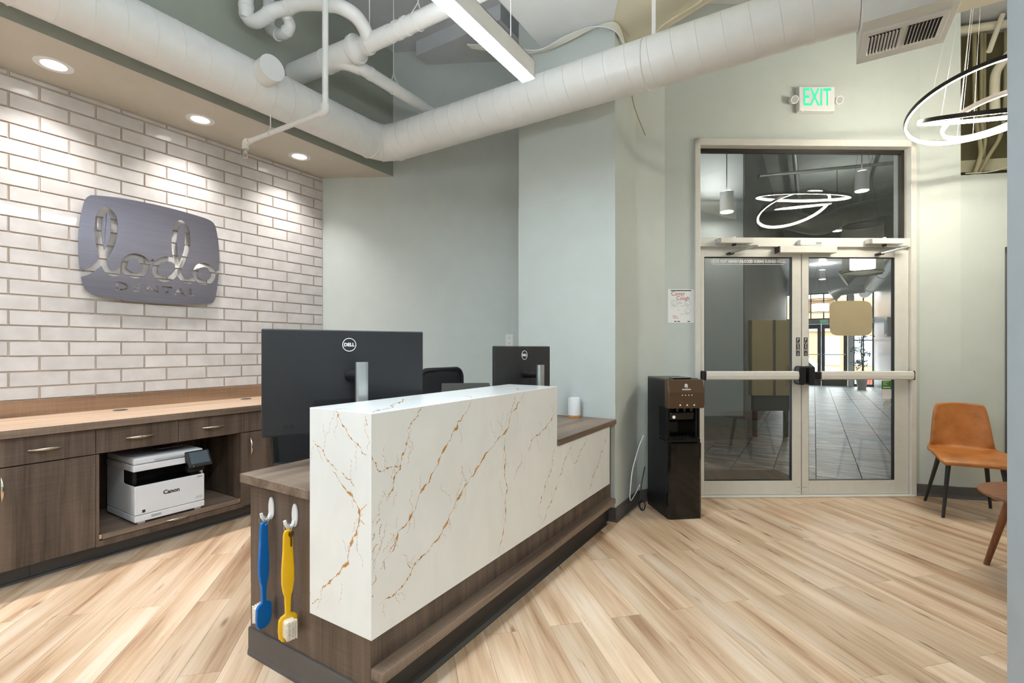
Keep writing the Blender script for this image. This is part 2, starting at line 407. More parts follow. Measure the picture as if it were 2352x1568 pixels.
# floor: subfloor plus 45 degree planks
A45 = R(45); DV = (-math.sin(A45), math.cos(A45)); PV = (math.cos(A45), math.sin(A45))
fl = thing('floor', None, None, kind='structure')
del_poly = [(-4.3, -2.5), (2.86, -2.5), (2.86, 6.17), (1.07, 5.60), dpt(1.93, .06), dpt(-.3, .06), (-1.25, 4.3), spt(2.9), (-4.25, 3.17)]
MB().prism(del_poly, -.06, -.004).obj('subfloor', 'plank_core', fl)
PW, PL = .1517, 1.22
full = MB().box(0, PL - .0012, 0, PW - .0012, -.004, 0)
full_me = full.mesh('plank', ['plank_wood'])
rest = MB(); nshow = 0
half = [((XT, 0), (1, 0)), ((2.86, 0), (-1, 0)), ((0, -2.5), (0, 1)), (dpt(0, .03), (math.sin(DR), -math.cos(DR))), ((XT, 3.17), (math.sin(SR), -math.cos(SR)))]
def toxy(u, v): return (u * PV[0] + v * DV[0], u * PV[1] + v * DV[1])
for iu in range(-40, 46):
    u0 = -1.145 + iu * PW
    for iv in range(-7, 8):
        v0 = 2.745 + iv * PL + (0 if iu % 2 else PL / 2) - PL * 2
        q = [toxy(u0, v0), toxy(u0 + PW - .0012, v0), toxy(u0 + PW - .0012, v0 + PL - .0012), toxy(u0, v0 + PL - .0012)]
        cl = q
        for (p, n) in half:
            if cl: cl = clip(cl, p[0], p[1], n[0], n[1])
        if len(cl) < 3: continue
        cx = sum(p[0] for p in q) / 4; cy = sum(p[1] for p in q) / 4
        ff = (-.529, .8486); rr = (.8486, .529)
        dep = [p[0] * ff[0] + p[1] * ff[1] for p in cl]; lat = [p[0] * rr[0] + p[1] * rr[1] for p in cl]
        vis = any(d > 1.5 and abs(l) < d * 1.2 for d, l in zip(dep, lat)) and not all(-1.99 < p[0] < -1.31 and 1.17 < p[1] < 3.44 for p in cl) and max(p[0] for p in cl) > -3.72 and not all(p[0] > .5 and p[1] < 1.8 for p in cl)
        uncut = abs(sum(cl[i][0] * cl[(i + 1) % len(cl)][1] - cl[(i + 1) % len(cl)][0] * cl[i][1] for i in range(len(cl)))) > 2 * (PW - .0013) * (PL - .0013)
        loc = (*toxy(u0 + PW - .0012, v0), 0)
        # plank local x runs along DV, local y along -PV
        if vis and nshow < 300:
            nshow += 1
            if uncut: me = full_me
            else:
                loc2 = [((p[0] - loc[0]) * DV[0] + (p[1] - loc[1]) * DV[1], -(p[0] - loc[0]) * PV[0] - (p[1] - loc[1]) * PV[1]) for p in cl]
                me = MB().prism(loc2, -.004, 0).mesh('plank', ['plank_wood'])
            o = link('plank', me, fl); o.location = loc; o.rotation_euler.z = R(135)
        else:
            rest.prism([(p[0] * DV[0] + p[1] * DV[1], -p[0] * PV[0] - p[1] * PV[1]) for p in cl], -.004, 0)
o = rest.obj('plank_field', 'plank_wood', fl); o.rotation_euler.z = R(135); tag(o, kind='stuff')

# tiled wall
wl = thing('wall_left', None, None, kind='structure')
MB().box(XT - .15, XT, -2.5, 3.4, 0, 5.1).obj('wall_body', 'grout', wl)
TL, TH, G = .2885, .0968, .0042
def tile_mesh(w, h, d=.008, b=.0042):
    m = MB()
    v = [(0, 0, 0), (0, w, 0), (0, w, h), (0, 0, h), (d * .45, 0, 0), (d * .45, w, 0), (d * .45, w, h), (d * .45, 0, h), (d, b, b), (d, w - b, b), (d, w - b, h - b), (d, b, h - b)]
    m.add(v, [(0, 1, 5, 4), (1, 2, 6, 5), (2, 3, 7, 6), (3, 0, 4, 7), (4, 5, 9, 8), (5, 6, 10, 9), (6, 7, 11, 10), (7, 4, 8, 11)], 1)
    m.add(v, [(8, 9, 10, 11)], 0)
    return m
def tile_obj_mesh(w, h): return tile_mesh(w, h).mesh('tile', ['tile_glaze', 'tile_edge'])
tfull = tile_obj_mesh(TL - G, TH - G)
ROW0 = 3.0075 - .0355                                   # top of the first whole row
rows = [(ROW0, 3.008)] + [(ROW0 - (i + 1) * TH, ROW0 - i * TH) for i in range(22)]
far = MB(); nt_ = 0
for ri, (z0, z1) in enumerate(rows):
    if z1 < .955: break
    zb = max(z0, .953); h = z1 - zb - G
    if h < .01: continue
    off = 1.040 if ri % 2 == 1 else .8975
    for k in range(-13, 9):
        y0 = off + k * TL; y1 = min(y0 + TL, 3.165)
        if y1 - y0 < .02: continue
        y0c = max(y0, -2.45)
        if y1 < -2.4: continue
        if y1 > .15:
            me = tfull if (y1 - y0 > TL - .001 and h > TH - G - .001) else tile_obj_mesh(y1 - y0 - G, h)
            o = link('tile', me, wl); o.location = (XT, y0 + G / 2, zb + G / 2); nt_ += 1
            o.rotation_euler = (0, random.uniform(-.002, .002), random.uniform(-.0016, .0016))
        else:
            t = tile_mesh(y1 - y0c - G, h)
            far.add([(x + XT, y + y0c + G / 2, z + zb + G / 2) for x, y, z in t.v], t.f[:8], 1)
            far.add([(x + XT, y + y0c + G / 2, z + zb + G / 2) for x, y, z in t.v], t.f[8:], 0)
print('tiles', nt_, 'planks', nshow)
tag(far.obj('tile_field', ['tile_glaze', 'tile_edge'], wl), kind='stuff')

# soffit over the tiled wall, full height bulkhead above
sof = thing('ceiling_soffit', None, None, kind='structure')
m = MB(); zs = 3.0108; xs = -3.60
holes = [(-3.94, 1.03), (-3.94, 1.862), (-3.94, 2.694), (-3.94, .198), (-3.94, -.634)]  # last two are added out of view as fill light
# underside tiled round the round cut-outs
HR = .082
ys = [-2.5]
for (_, hy) in sorted(holes, key=lambda q: q[1]): ys += [hy - .1, hy + .1]
poly_end = [(xs, 3.17 + (xs - XT) * math.tan(SR)), (XT, 3.17)]
for i in range(0, len(ys), 2):
    y0 = ys[i]; y1 = ys[i + 1] if i + 1 < len(ys) else None
    if y1 is not None: m.add([(XT, y0, zs), (xs, y0, zs), (xs, y1, zs), (XT, y1, zs)], [(0, 1, 2, 3)], 0)
m.add([(XT, ys[-1], zs), (xs, ys[-1], zs), (poly_end[0][0], poly_end[0][1], zs), (XT, 3.17, zs)], [(0, 1, 2, 3)], 0)
for (hx, hy) in holes:
    a, b2 = hy - .1, hy + .1
    m.add([(XT, a, zs), (hx - .1, a, zs), (hx - .1, b2, zs), (XT, b2, zs)], [(0, 1, 2, 3)], 0)
    m.add([(hx + .1, a, zs), (xs, a, zs), (xs, b2, zs), (hx + .1, b2, zs)], [(0, 1, 2, 3)], 0)
    n = 32; vi = []; sq = []
    for j in range(n):
        t = 2 * PI * j / n; c_, s_ = math.cos(t), math.sin(t); k = .1 / max(abs(c_), abs(s_))
        vi.append((hx + HR * c_, hy + HR * s_, zs)); sq.append((hx + k * c_, hy + k * s_, zs))
    m.add(vi + sq, [(j, (j + 1) % n, n + (j + 1) % n, n + j) for j in range(n)], 0)
m.obj('soffit_underside', 'soffit_paint', sof)
m = MB().add([(xs, -2.5, zs), (xs, poly_end[0][1], zs), (xs, poly_end[0][1], 5.0), (xs, -2.5, 5.0)], [(0, 1, 2, 3)])
m.add([(XT, -2.5, 3.3), (xs, -2.5, 3.3), (xs, 3.6, 3.3), (XT, 3.6, 3.3)], [(0, 1, 2, 3)])
m.obj('bulkhead', 'sage_paint', sof)

# slanting sage wall, column, recess
struct('wall_back', MB().prism([(XT, 3.17), spt(3.0), spt(3.0, .15), spt(-.3, .15)], 0, 5.1), 'wall_paint')
cmn = thing('wall_column', None, None, kind='structure')
MB().box(-2.087, -1.254, 3.454, 4.02, 2.45, 5.1).obj('column_upper', 'wall_paint', cmn)
MB().box(-2.09, -1.25, 3.45, 4.02, 0, 2.45).obj('column_lower', 'wall_paint', cmn, bev=.004)
e0 = dpt(-.296)
struct('wall_recess', MB().prism([(-1.29, 3.90), (-1.254, 3.955), e0, dpt(-.296, .3), (-1.7, 4.3)], 0, 5.1), 'wall_paint')

# entrance wall (local frame: x along the wall, y away from the room)
dw = thing('wall_entrance', None, None, (DX, DY, 0), DR, kind='structure')
m = MB().box(-.296, -.035, 0, .22, 0, 5.1).box(1.893, 1.946, 0, .22, 0, 5.1).box(-.035, 1.893, 0, .22, 3.08, 5.1)
m.obj('wall_body', 'wall_paint', dw)

# wall right of the entrance, with the opening to the service shaft
PA = (dpt(1.945)[0], dpt(1.945)[1]); PB = (1.06, 5.53); BR = R(21)
PC = (PB[0] + 2.0 * math.cos(BR), PB[1] + 2.0 * math.sin(BR))
nB = (-math.sin(BR), math.cos(BR))
wr = thing('wall_seating', None, None, kind='structure')
MB().prism([PA, PB, (PB[0] - .05, PB[1] + .16), (PA[0] - .05, PA[1] + .16)], 0, 5.1).obj('wall_body', 'wall_paint', wr)
MB().prism([PB, PC, (PC[0] + nB[0] * .12, PC[1] + nB[1] * .12), (PB[0] + nB[0] * .12, PB[1] + nB[1] * .12)], 0, 2.755).obj('wall_lower', 'wall_paint', wr)
def bpt(s, d): return (PB[0] + s * math.cos(BR) + nB[0] * d, PB[1] + s * math.sin(BR) + nB[1] * d)
shaft = thing('wall_shaft', None, None, kind='structure')
MB().prism([bpt(-.03, .58), bpt(2.0, .58), bpt(2.0, .62), bpt(-.03, .62)], 2.3, 5.1).obj('shaft_back', 'shaft_dark', shaft)
MB().prism([bpt(-.03, .12), bpt(-.0, .12), bpt(-.0, .58), bpt(-.03, .58)], 2.3, 5.1).obj('shaft_side', 'shaft_dark', shaft)
MB().prism([bpt(-.03, .12), bpt(2, .12), bpt(2, .62), bpt(-.03, .62)], 2.3, 2.36).obj('shaft_floor', 'brick_dark', shaft)
# brick courses low in the shaft
bme = MB().box(-.095, .095, -.02, .02, 0, .055).mesh('brick', ['brick_dark'])
for r_ in range(6):
    for k in range(7):
        o = link('brick', bme, shaft); p = bpt(.1 + k * .2 + (.1 if r_ % 2 else 0), .565); o.location = (p[0], p[1], 2.5 + r_ * .062); o.rotation_euler.z = BR
MB().prism([bpt(.0, .48), bpt(2, .48), bpt(2, .58), bpt(.0, .58)], 2.93, 3.04).obj('ledge_beam', 'cream_paint', shaft)

struct('wall_right', MB().box(2.86, 3.0, -2.6, 6.4, 0, 5.1), 'wall_paint')
struct('wall_rear', MB().box(-4.4, 3.0, -2.65, -2.5, 0, 5.1), 'wall_paint')
# near partition at the right edge
struct('wall_partition', MB().prism(rrect(.446, 2.9, 1.70, 1.84, .006, 3), 0, CZ), 'partition_paint')

# ceiling, beam and dropped slabs
ce = thing('ceiling', None, None, kind='structure')
MB().box(-4.4, 3.0, -2.6, 6.4, CZ, CZ + .1).obj('ceiling_deck', 'ceiling_paint', ce)
MB().box(-3.28, -2.3, 3.50, 4.4, 4.12, CZ).obj('ceiling_beam', 'ceiling_paint', ce)
MB().prism([(-1.86, 3.45), (-1.86, -2.5), (-.4, -2.5), (-.4, 1.88), (-1.30, 3.507)], 3.7, 3.78).obj('ceiling_panel', 'slab_white', ce)
MB().prism([(-1.30, 3.507), (-.4, 1.88), (-.4, -2.5), (.2, -2.5), (.2, 3.29), (-.59, 3.6), (-1.03, 3.77), (-1.25, 3.77)], 3.705, 3.785).obj('ceiling_panel', 'slab_cream', ce)

# bases
bb = thing('baseboard_column', None, None, kind='structure')
def cove(path, h=.1, t=.009, toe=.022):
    """coved rubber base running along a floor path, room on the left-hand normal side given by n"""
    m = MB(); prof = [(0, 0), (toe, 0), (toe, .004), (t + .004, .014), (t, .028), (t, h - .006), (t - .003, h), (0, h)]
    pts = [Vector((p[0], p[1])) for p in path]; n = len(pts); vs = []
    for i in range(n):
        d1 = (pts[i] - pts[i - 1]).normalized() if i else (pts[1] - pts[0]).normalized()
        d2 = (pts[i + 1] - pts[i]).normalized() if i < n - 1 else d1
        n1 = Vector((d1.y, -d1.x)); n2 = Vector((d2.y, -d2.x)); nn = (n1 + n2); nn = nn / max(.3, nn.dot(n1))
        for (o, z) in prof: q = pts[i] + nn * o; vs.append((q.x, q.y, z))
    k = len(prof); fs = [tuple(range(k)), tuple((n - 1) * k + j for j in range(k))]
    for i in range(n - 1):
        for j in range(k): fs.append((i * k + j, i * k + (j + 1) % k, (i + 1) * k + (j + 1) % k, (i + 1) * k + j))
    return m.add(vs, fs)
cove([(-1.32, 3.45), (-1.25, 3.45), (-1.25, 3.96), e0, dpt(-.045)]).obj('cove_base', 'rubber_base', bb)
b2 = thing('baseboard_right', None, None, kind='structure')
cove([dpt(1.90, .0), PA, PB, bpt(.315, 0)]).obj('cove_base', 'rubber_base', b2)
cove([bpt(1.1, 0), PC]).obj('cove_base', 'rubber_base', b2)
# dark closet door on the seating wall
d2 = thing('door_2', None, None, (bpt(.32, 0)[0], bpt(.32, 0)[1], 0), BR, kind='structure')
MB().box(0, .05, -.02, .0, 0, 2.13).box(.72, .77, -.02, 0, 0, 2.13).box(0, .77, -.02, 0, 2.08, 2.13).obj('door_frame', 'lobby_dark', d2)
MB().box(.052, .718, -.012, 0, .005, 2.078).obj('door_slab', 'lobby_dark', d2)
for z in (.3, 1.05, 1.8): MB().tube([(.05, -.022, z), (.05, -.022, z + .1)], .007, 8).obj('hinge', 'silver', d2)
MB().tube([(.66, -.012, 1.0), (.66, -.06, 1.0), (.56, -.06, 1.0)], .01, 8).obj('door_handle', 'silver', d2)

# ------------------------------------------------------------------ entrance doors
d1 = thing('door_1', None, None, (DX, DY, 0), DR, kind='structure')
m = MB()
# outer frame: jambs, header over the doors, transom head
m.box(-.040, .006, -.025, .10, 0, 3.088).box(1.849, 1.897, -.025, .10, 0, 3.088).box(-.040, 1.897, -.025, .10, 3.03, 3.088)
m.box(.006, 1.849, -.015, .10, 2.160, 2.238)
m.obj('frame', 'aluminium', d1, bev=.003)
MB().box(.006, 1.849, .02, .10, 2.135, 2.16).obj('door_stop', 'aluminium', d1)
MB().box(-.01, 1.87, -.05, .12, 0, .012).obj('threshold', 'aluminium', d1, bev=.004)
m = MB().box(.006, .020, .06, .09, 2.238, 3.03, 0).box(1.825, 1.849, .05, .09, 2.238, 3.03, 0).box(.006, 1.849, .05, .09, 3.0, 3.03, 0)
m.obj('transom_gasket', 'dark_metal', d1)
w1 = thing('window_1', None, None, (DX, DY, 0), DR, kind='structure')
MB().box(.006, 1.849, .066, .074, 2.238, 3.02).obj('pane', 'glass', w1)
def leaf(x0, x1, gx0, gx1, left):
    lf = MB()
    z0, z1, gz0, gz1 = .014, 2.133, .132, 2.073
    lf.box(x0, gx0, 0, .045, z0, z1).box(gx1, x1, 0, .045, z0, z1).box(gx0, gx1, 0, .045, z0, gz0).box(gx0, gx1, 0, .045, gz1, z1)
    o = lf.obj('door_leaf', 'aluminium', d1, bev=.002)
    MB().box(gx0, gx1, .018, .026, gz0, gz1).obj('pane', 'glass', o)
    g = MB().box(gx0, gx0 + .006, .008, .036, gz0, gz1).box(gx1 - .006, gx1, .008, .036, gz0, gz1).box(gx0, gx1, .008, .036, gz0, gz0 + .006).box(gx0, gx1, .008, .036, gz1 - .006, gz1)
    g.obj('gasket', 'black_plastic', o)
    return o
lfL = leaf(.012, .896, .048, .818, True); lfR = leaf(.904, 1.846, .963, 1.724, False)
def push_bar(x0, x1, blk0, blk1, head, lf):
    MB().prism([(-.062, 1.012), (-.075, 1.02), (-.078, 1.048), (-.075, 1.078), (-.062, 1.086), (-.045, 1.086), (-.045, 1.012)], x0, x1, 'x').obj('push_bar', 'aluminium', lf)
    MB().box(blk0[0], blk0[1], -.074, 0, 1.01, 1.088).obj('end_cap', 'black_plastic', lf, bev=.006)
    MB().prism(rrect(head[0], head[1], .968, 1.13, .022, 5), -.085, 0, 'y').obj('latch_housing', 'black_plastic', lf, bev=.01)
    if blk1: MB().box(blk1[0], blk1[1], -.066, 0, 1.018, 1.08).obj('end_block', 'black_plastic', lf, bev=.006)
push_bar(.036, .835, (.012, .038), None, (.832, .888), lfL)
push_bar(1.03, 1.83, (1.828, 1.844), (.975, 1.032), (.912, .968), lfR)
for x in (.60, 1.60): pass
for (lf, xs_) in ((lfL, (.86, .88)), (lfR, (.918, .94))):
    for x in xs_:
        for z in (.035, .075): MB().lathe([(.004, 0), (.004, .002)], 8, (x, 0, z)).obj('screw', 'dark_metal', lf)
# PUSH decals and lettering on the leaves
for (lf, x) in ((lfL, .868), (lfR, .936)):
    MB().box(x - .017, x + .017, -.0012, 0, 1.215, 1.375).obj('push_decal', 'ink_black', lf)
    for i, c in enumerate('PUSH'): text('letter', c, .036, 'ink_white', lf, (x, -.0016, 1.355 - i * .03), (R(90), 0, 0), .0003)
    for i in range(2): MB().box(x - .010, x + .010, -.0018, -.0012, 1.222 + i * .014, 1.229 + i * .014).obj('small_print', 'ink_grey', lf)
fr = MB()
for (a, b, c, d_) in ((.132, .756, 2.010, 2.0135), (.132, .756, 2.0575, 2.061), (.132, .1355, 2.010, 2.061), (.7525, .756, 2.010, 2.061)): fr.box(a, b, .0155, .0165, c, d_)
fr.obj('notice_border', 'ink_white', lfL)
text('notice_lettering', 'DOOR MUST REMAIN UNLOCKED DURING BUSINESS HOURS', .034, 'ink_white', lfL, (.444, .0155, 2.036), (R(90), 0, 0), .0003, .70, bold=.0018)
MB().prism(rrect(1.62, 1.706, .925, .998, .004, 3), .0165, .0175, 'y').obj('green_decal', 'sticker_green', lfR)
MB().prism(rrect(1.62, 1.706, .84, .923, .004, 3), .0165, .0175, 'y').obj('white_decal', 'paper', lfR)
for i, wd in enumerate((.05, .03, .04)): MB().box(1.63, 1.63 + wd, .0155, .0165, .985 - i * .012, .989 - i * .012).obj('small_print', 'ink_white', lfR)
MB().box(1.63, 1.696, .0155, .0165, .935, .945).obj('small_print', 'ink_white', lfR)
MB().lathe([(.036, 0), (.036, .001)], 24, (0, 0, 0)).obj('round_decal', 'ink_grey', lfR).matrix_local = Matrix.Translation((1.668, .0165, .79)) @ Matrix.Rotation(R(90), 4, 'X')
# taupe logo shield decal (seen from its back)
def superellipse(cx, cz, a, b, n, seg=48):
    out = []
    for i in range(seg):
        t = 2 * PI * i / seg; c_, s_ = math.cos(t), math.sin(t)
        out.append((cx + a * math.copysign(abs(c_) ** (2 / n), c_), cz + b * math.copysign(abs(s_) ** (2 / n), s_)))
    return out
MB().prism(superellipse(1.347, 1.544, .19, .153, 5.5), .0158, .0172, 'y').obj('logo_decal', 'taupe_vinyl', lfR)

def closer(x, label):
    t = thing('door_closer', label, 'door closer', (*dpt(x), 0), DR, 'door closers over the entrance')
    MB().box(-.13, .15, -.085, -.016, 2.175, 2.222).obj('closer_body', 'aluminium', t, bev=.005)
    MB().box(-.15, -.13, -.08, -.018, 2.178, 2.219).obj('end_cap', 'silver', t, bev=.003)
    MB().lathe([(.014, 0), (.014, .012), (.006, .016)], 14, (.0, -.05, 2.222)).obj('valve_cap', 'white_plastic', t)
    MB().lathe([(.016, 0), (.018, .02)], 14, (.0, -.05, 2.155)).obj('spindle', 'dark_metal', t)
    MB().box(-.0, .19, -.062, -.048, 2.150, 2.158).obj('upper_arm', 'silver', t).rotation_euler.z = R(-8)
    MB().tube([(.185, -.085, 2.150), (.09, -.075, 2.128), (-.03, -.052, 2.098)], .008, 10).obj('forearm', 'silver', t)
    MB().box(-.05, .0, -.055, -.003, 2.088, 2.104).obj('arm_shoe', 'dark_metal', t, bev=.003)
closer(.285, 'aluminium door closer with folded arm above the left glass door')
closer(1.59, 'aluminium door closer with folded arm above the right glass door')
t = thing('door_sensor', 'small pale rounded box centred on the bar above the glass doors', 'sensor', (*dpt(.95), 0), DR)
MB().prism(rrect(-.105, .105, 2.158, 2.216, .02, 4), -.065, -.016, 'y').obj('housing', 'white_plastic', t, bev=.008)
MB().box(.035, .08, -.067, -.064, 2.172, 2.190).obj('lens_slot', 'ink_grey', t)
t = thing('magnetic_lock', 'long silver box lock hanging over the middle of the doors', 'door lock', (*dpt(.917), 0), DR)
MB().box(-.247, .247, -.075, -.001, 2.098, 2.155).obj('lock_body', 'aluminium', t, bev=.003)
MB().box(-.255, -.248, -.07, -.001, 2.10, 2.153).obj('end_plate', 'dark_metal', t)
VF=[[(1.347,1.054),(1.344,1.03),(1.32,1.017),(1.299,0.996),(1.286,0.983)],[(1.307,0.961),(1.282,0.938),(1.277,0.915),(1.261,0.894),(1.253,0.866),(1.253,0.851),(1.228,0.836),(1.22,0.814),(1.216,0.786),(1.197,0.768),(1.185,0.751)],[(1.678,1.059),(1.66,1.032),(1.625,1.004),(1.58,0.978),(1.575,0.951),(1.542,0.932),(1.535,0.91),(1.506,0.888),(1.475,0.86),(1.46,0.83),(1.431,0.804),(1.407,0.771),(1.369,0.751),(1.347,0.729),(1.335,0.701),(1.307,0.672),(1.294,0.652),(1.261,0.638),(1.24,0.627),(1.236,0.604),(1.224,0.579),(1.197,0.56)],[(2.114,1.062),(2.09,1.022),(2.05,0.992),(2.003,0.973),(1.98,0.935),(1.958,0.89),(1.921,0.871),(1.871,0.852),(1.81,0.82),(1.765,0.791),(1.72,0.763),(1.672,0.73),(1.648,0.707),(1.614,0.691),(1.586,0.66),(1.558,0.633),(1.532,0.613),(1.511,0.579),(1.48,0.556),(1.44,0.53),(1.388,0.503),(1.351,0.491),(1.325,0.479)],[(2.479,0.934),(2.427,0.888),(2.357,0.847),(2.281,0.817),(2.209,0.81),(2.182,0.771),(2.157,0.742)],[(2.106,0.713),(2.074,0.694),(2.034,0.661)],[(1.936,0.869),(1.936,0.814),(1.95,0.771),(1.936,0.711),(1.947,0.653),(1.958,0.61),(1.94,0.575),(1.946,0.51),(1.936,0.457),(1.921,0.399),(1.892,0.346),(1.876,0.309)],[(2.479,0.721),(2.437,0.671),(2.437,0.624),(2.377,0.563),(2.338,0.508),(2.3,0.455),(2.263,0.411)],[(2.703,0.702),(2.644,0.652),(2.576,0.606),(2.554,0.562),(2.489,0.499),(2.437,0.446),(2.377,0.397),(2.309,0.326)],[(3.277,0.69),(3.213,0.594),(3.135,0.516),(3.046,0.444),(2.989,0.38),(2.961,0.321)],[(2.934,0.696),(2.802,0.613),(2.703,0.58)],[(1.113,0.933),(1.126,0.908),(1.141,0.883),(1.166,0.861),(1.216,0.867),(1.273,0.862)],[(1.379,1.086),(1.347,1.045)],[(2.042,1.051),(2.011,1.004),(1.988,0.966)],[(1.173,0.556),(1.176,0.538),(1.181,0.519)],[(1.138,0.521),(1.141,0.503),(1.128,0.494),(1.116,0.492)],[(1.166,0.686),(1.157,0.667),(1.153,0.649)],[(1.15,0.621),(1.131,0.613),(1.121,0.6)],[(1.29,0.505),(1.306,0.479)],[(1.39,0.5),(1.358,0.496),(1.327,0.486),(1.305,0.458),(1.276,0.438),(1.254,0.426),(1.213,0.414),(1.147,0.413)],[(1.24,0.62),(1.226,0.595),(1.199,0.571)],[(1.16,0.705),(1.138,0.688)],[(1.134,0.665),(1.122,0.64)],[(1.131,0.459),(1.117,0.438)]]
VE=[[(-1.447,1.065),(-1.42,1.056),(-1.406,1.03),(-1.376,1.004),(-1.359,0.977),(-1.333,0.962),(-1.308,0.948),(-1.292,0.927),(-1.266,0.918)],[(-1.279,1.054),(-1.266,1.019)],[(-1.559,0.951),(-1.52,0.925),(-1.483,0.887),(-1.447,0.868),(-1.42,0.848)],[(-1.453,0.853),(-1.415,0.823),(-1.377,0.793),(-1.34,0.774),(-1.318,0.748),(-1.307,0.721),(-1.311,0.686),(-1.322,0.65),(-1.347,0.615),(-1.362,0.572),(-1.366,0.537),(-1.415,0.49),(-1.453,0.46),(-1.485,0.431),(-1.517,0.392)],[(-1.517,0.374),(-1.563,0.343)],[(-1.31,0.727),(-1.29,0.744),(-1.269,0.757)],[(-1.403,0.85),(-1.355,0.831),(-1.333,0.805)],[(-1.304,0.702),(-1.283,0.687)]]
VT=[[(-1.26,1.128),(-1.296,1.198),(-1.309,1.258),(-1.395,1.393),(-1.504,1.553)],[(-1.279,1.71),(-1.357,1.776)],[(-1.285,2.166),(-1.377,2.258)],[(-1.446,1.127),(-1.435,1.168)]]
# ------------------------------------------------------------------ back counter and cabinets
CF = -3.61                                    # cabinet front plane
ct = thing('countertop', 'long wood-look worktop with low backsplash under the tiled wall', 'countertop')
MB().prism([(-4.232, -1.2), (-3.585, -1.2), (-3.585, 3.495), (-4.232, 3.165)], .807, .85).obj('worktop', 'counter_lit_y', ct)
MB().prism([(-3.5855, -1.2), (-3.5835, -1.2), (-3.5835, 3.495), (-3.5855, 3.495)], .807, .849).obj('edge_band', 'wood_y', ct)
MB().box(-4.2495, -4.228, -1.2, 3.165, .8505, .952).obj('backsplash', 'backsplash_dim_y', ct)
for y, lab in ((1.42, 'dark round cable grommet set in the worktop above the printer'), (2.30, 'dark round cable grommet in the worktop near the large monitor')):
    t = thing('cable_grommet', lab, 'grommet', (-4.10, y, .85), 0, 'worktop cable grommets')
    MB().lathe([(.042, 0), (.042, .003), (.036, .0045), (.034, .003)], 24).obj('rim', 'rubber_base', t)
    MB().box(-.012, .012, -.03, .03, .003, .0045).obj('slot', 'ink_black', t)
def pull(parent, y, z, L=.148, vertical=False, x=CF):
    n = 10; path = []; rs = []
    for i in range(n + 1):
        a = -1 + 2 * i / n; d = .006 + .020 * (1 - a * a)
        path.append((x + d, y, z + a * L / 2) if vertical else (x + d, y + a * L / 2, z)); rs.append(.003 + .0062 * (1 - a * a))
    m = MB().tube(path, rs, 10)
    m.tube([(x, y, z + L * .38), (x + .014, y, z + L * .38)] if vertical else [(x, y + L * .38, z), (x + .014, y + L * .38, z)], .0035, 8)
    m.tube([(x, y, z - L * .38), (x + .014, y, z - L * .38)] if vertical else [(x, y - L * .38, z), (x + .014, y - L * .38, z)], .0035, 8)
    o = m.obj('handle', 'nickel', parent, smooth=True); return o
def front(parent, name, y0, y1, z0, z1):
    return MB().box(CF - .02, CF, y0 + .0015, y1 - .0015, z0 + .0015, z1 - .0015).obj(name, 'wood_v', parent, bev=.0012, seg=1)
def cabinet(y0, y1, label, hside):
    t = thing('base_cabinet', label, 'cabinet', (0, 0, 0), 0, 'base cabinets under the tiled wall')
    MB().box(-4.225, CF - .021, y0, y1, .1, .8065).obj('carcass', 'wood_v', t)
    MB().box(-3.72, -3.714, y0, y1, 0, .1).obj('toe_kick', 'toe_black', t)
    d = front(t, 'drawer_front', y0, y1, .654, .803); pull(d, (y0 + y1) / 2, .728)
    d = front(t, 'cabinet_door', y0, y1, .104, .651); pull(d, (y0 + .045) if hside < 0 else (y1 - .045), .54, .13, True)
    return t
cabinet(.691, 1.131, 'brown wood-grain base cabinet with drawer left of the printer bay', -1)
cabinet(.251, .691, 'brown base cabinet at the left edge with tall door handle', 1)
cabinet(-.189, .251, 'brown base cabinet far to the left beside the camera', -1)
cabinet(2.011, 2.449, 'brown base cabinet right of the printer bay behind the desk', -1)
cabinet(2.449, 2.889, 'brown base cabinet behind the office chair', 1)
t = thing('printer_cabinet', 'open-fronted brown cabinet bay with two drawers over a pull-out shelf', 'cabinet')
m = MB().box(-4.225, CF, 1.131, 1.147, .1, .651).box(-4.225, CF, 1.985, 2.011, .1, .651).box(-4.225, -4.205, 1.147, 1.985, .1, .651).box(-4.225, CF, 1.147, 1.985, .1, .134)
m.box(-4.225, CF - .021, 1.131, 2.011, .651, .8065)
m.obj('carcass', 'wood_v', t)
MB().box(-3.72, -3.714, 1.131, 2.011, 0, .1).obj('toe_kick', 'toe_black', t)
for a, b in ((1.131, 1.571), (1.571, 2.011)):
    d = front(t, 'drawer_front', a, b, .654, .803); pull(d, (a + b) / 2, .728)
sh = MB().box(-4.2, CF + .004, 1.162, 1.972, .138, .172).obj('pull_out_shelf', 'wood_y', t, bev=.002)
pull(sh, 1.566, .152, .148, x=CF + .004)
for y in (1.1545, 1.9785): MB().box(-4.1, CF - .004, y - .0065, y + .0065, .143, .17).obj('runner', 'nickel', t)
# coved toe strip in front of the cabinets
tk = thing('baseboard_left', None, None, kind='structure')
cove([(-3.714, 3.4), (-3.714, .87)][::-1], .1, .006, .03).obj('cove_base', 'rubber_base', tk)
cove([(-3.714, -1.2), (-3.714, .868)], .1, .006, .03).obj('cove_base', 'rubber_base', tk)

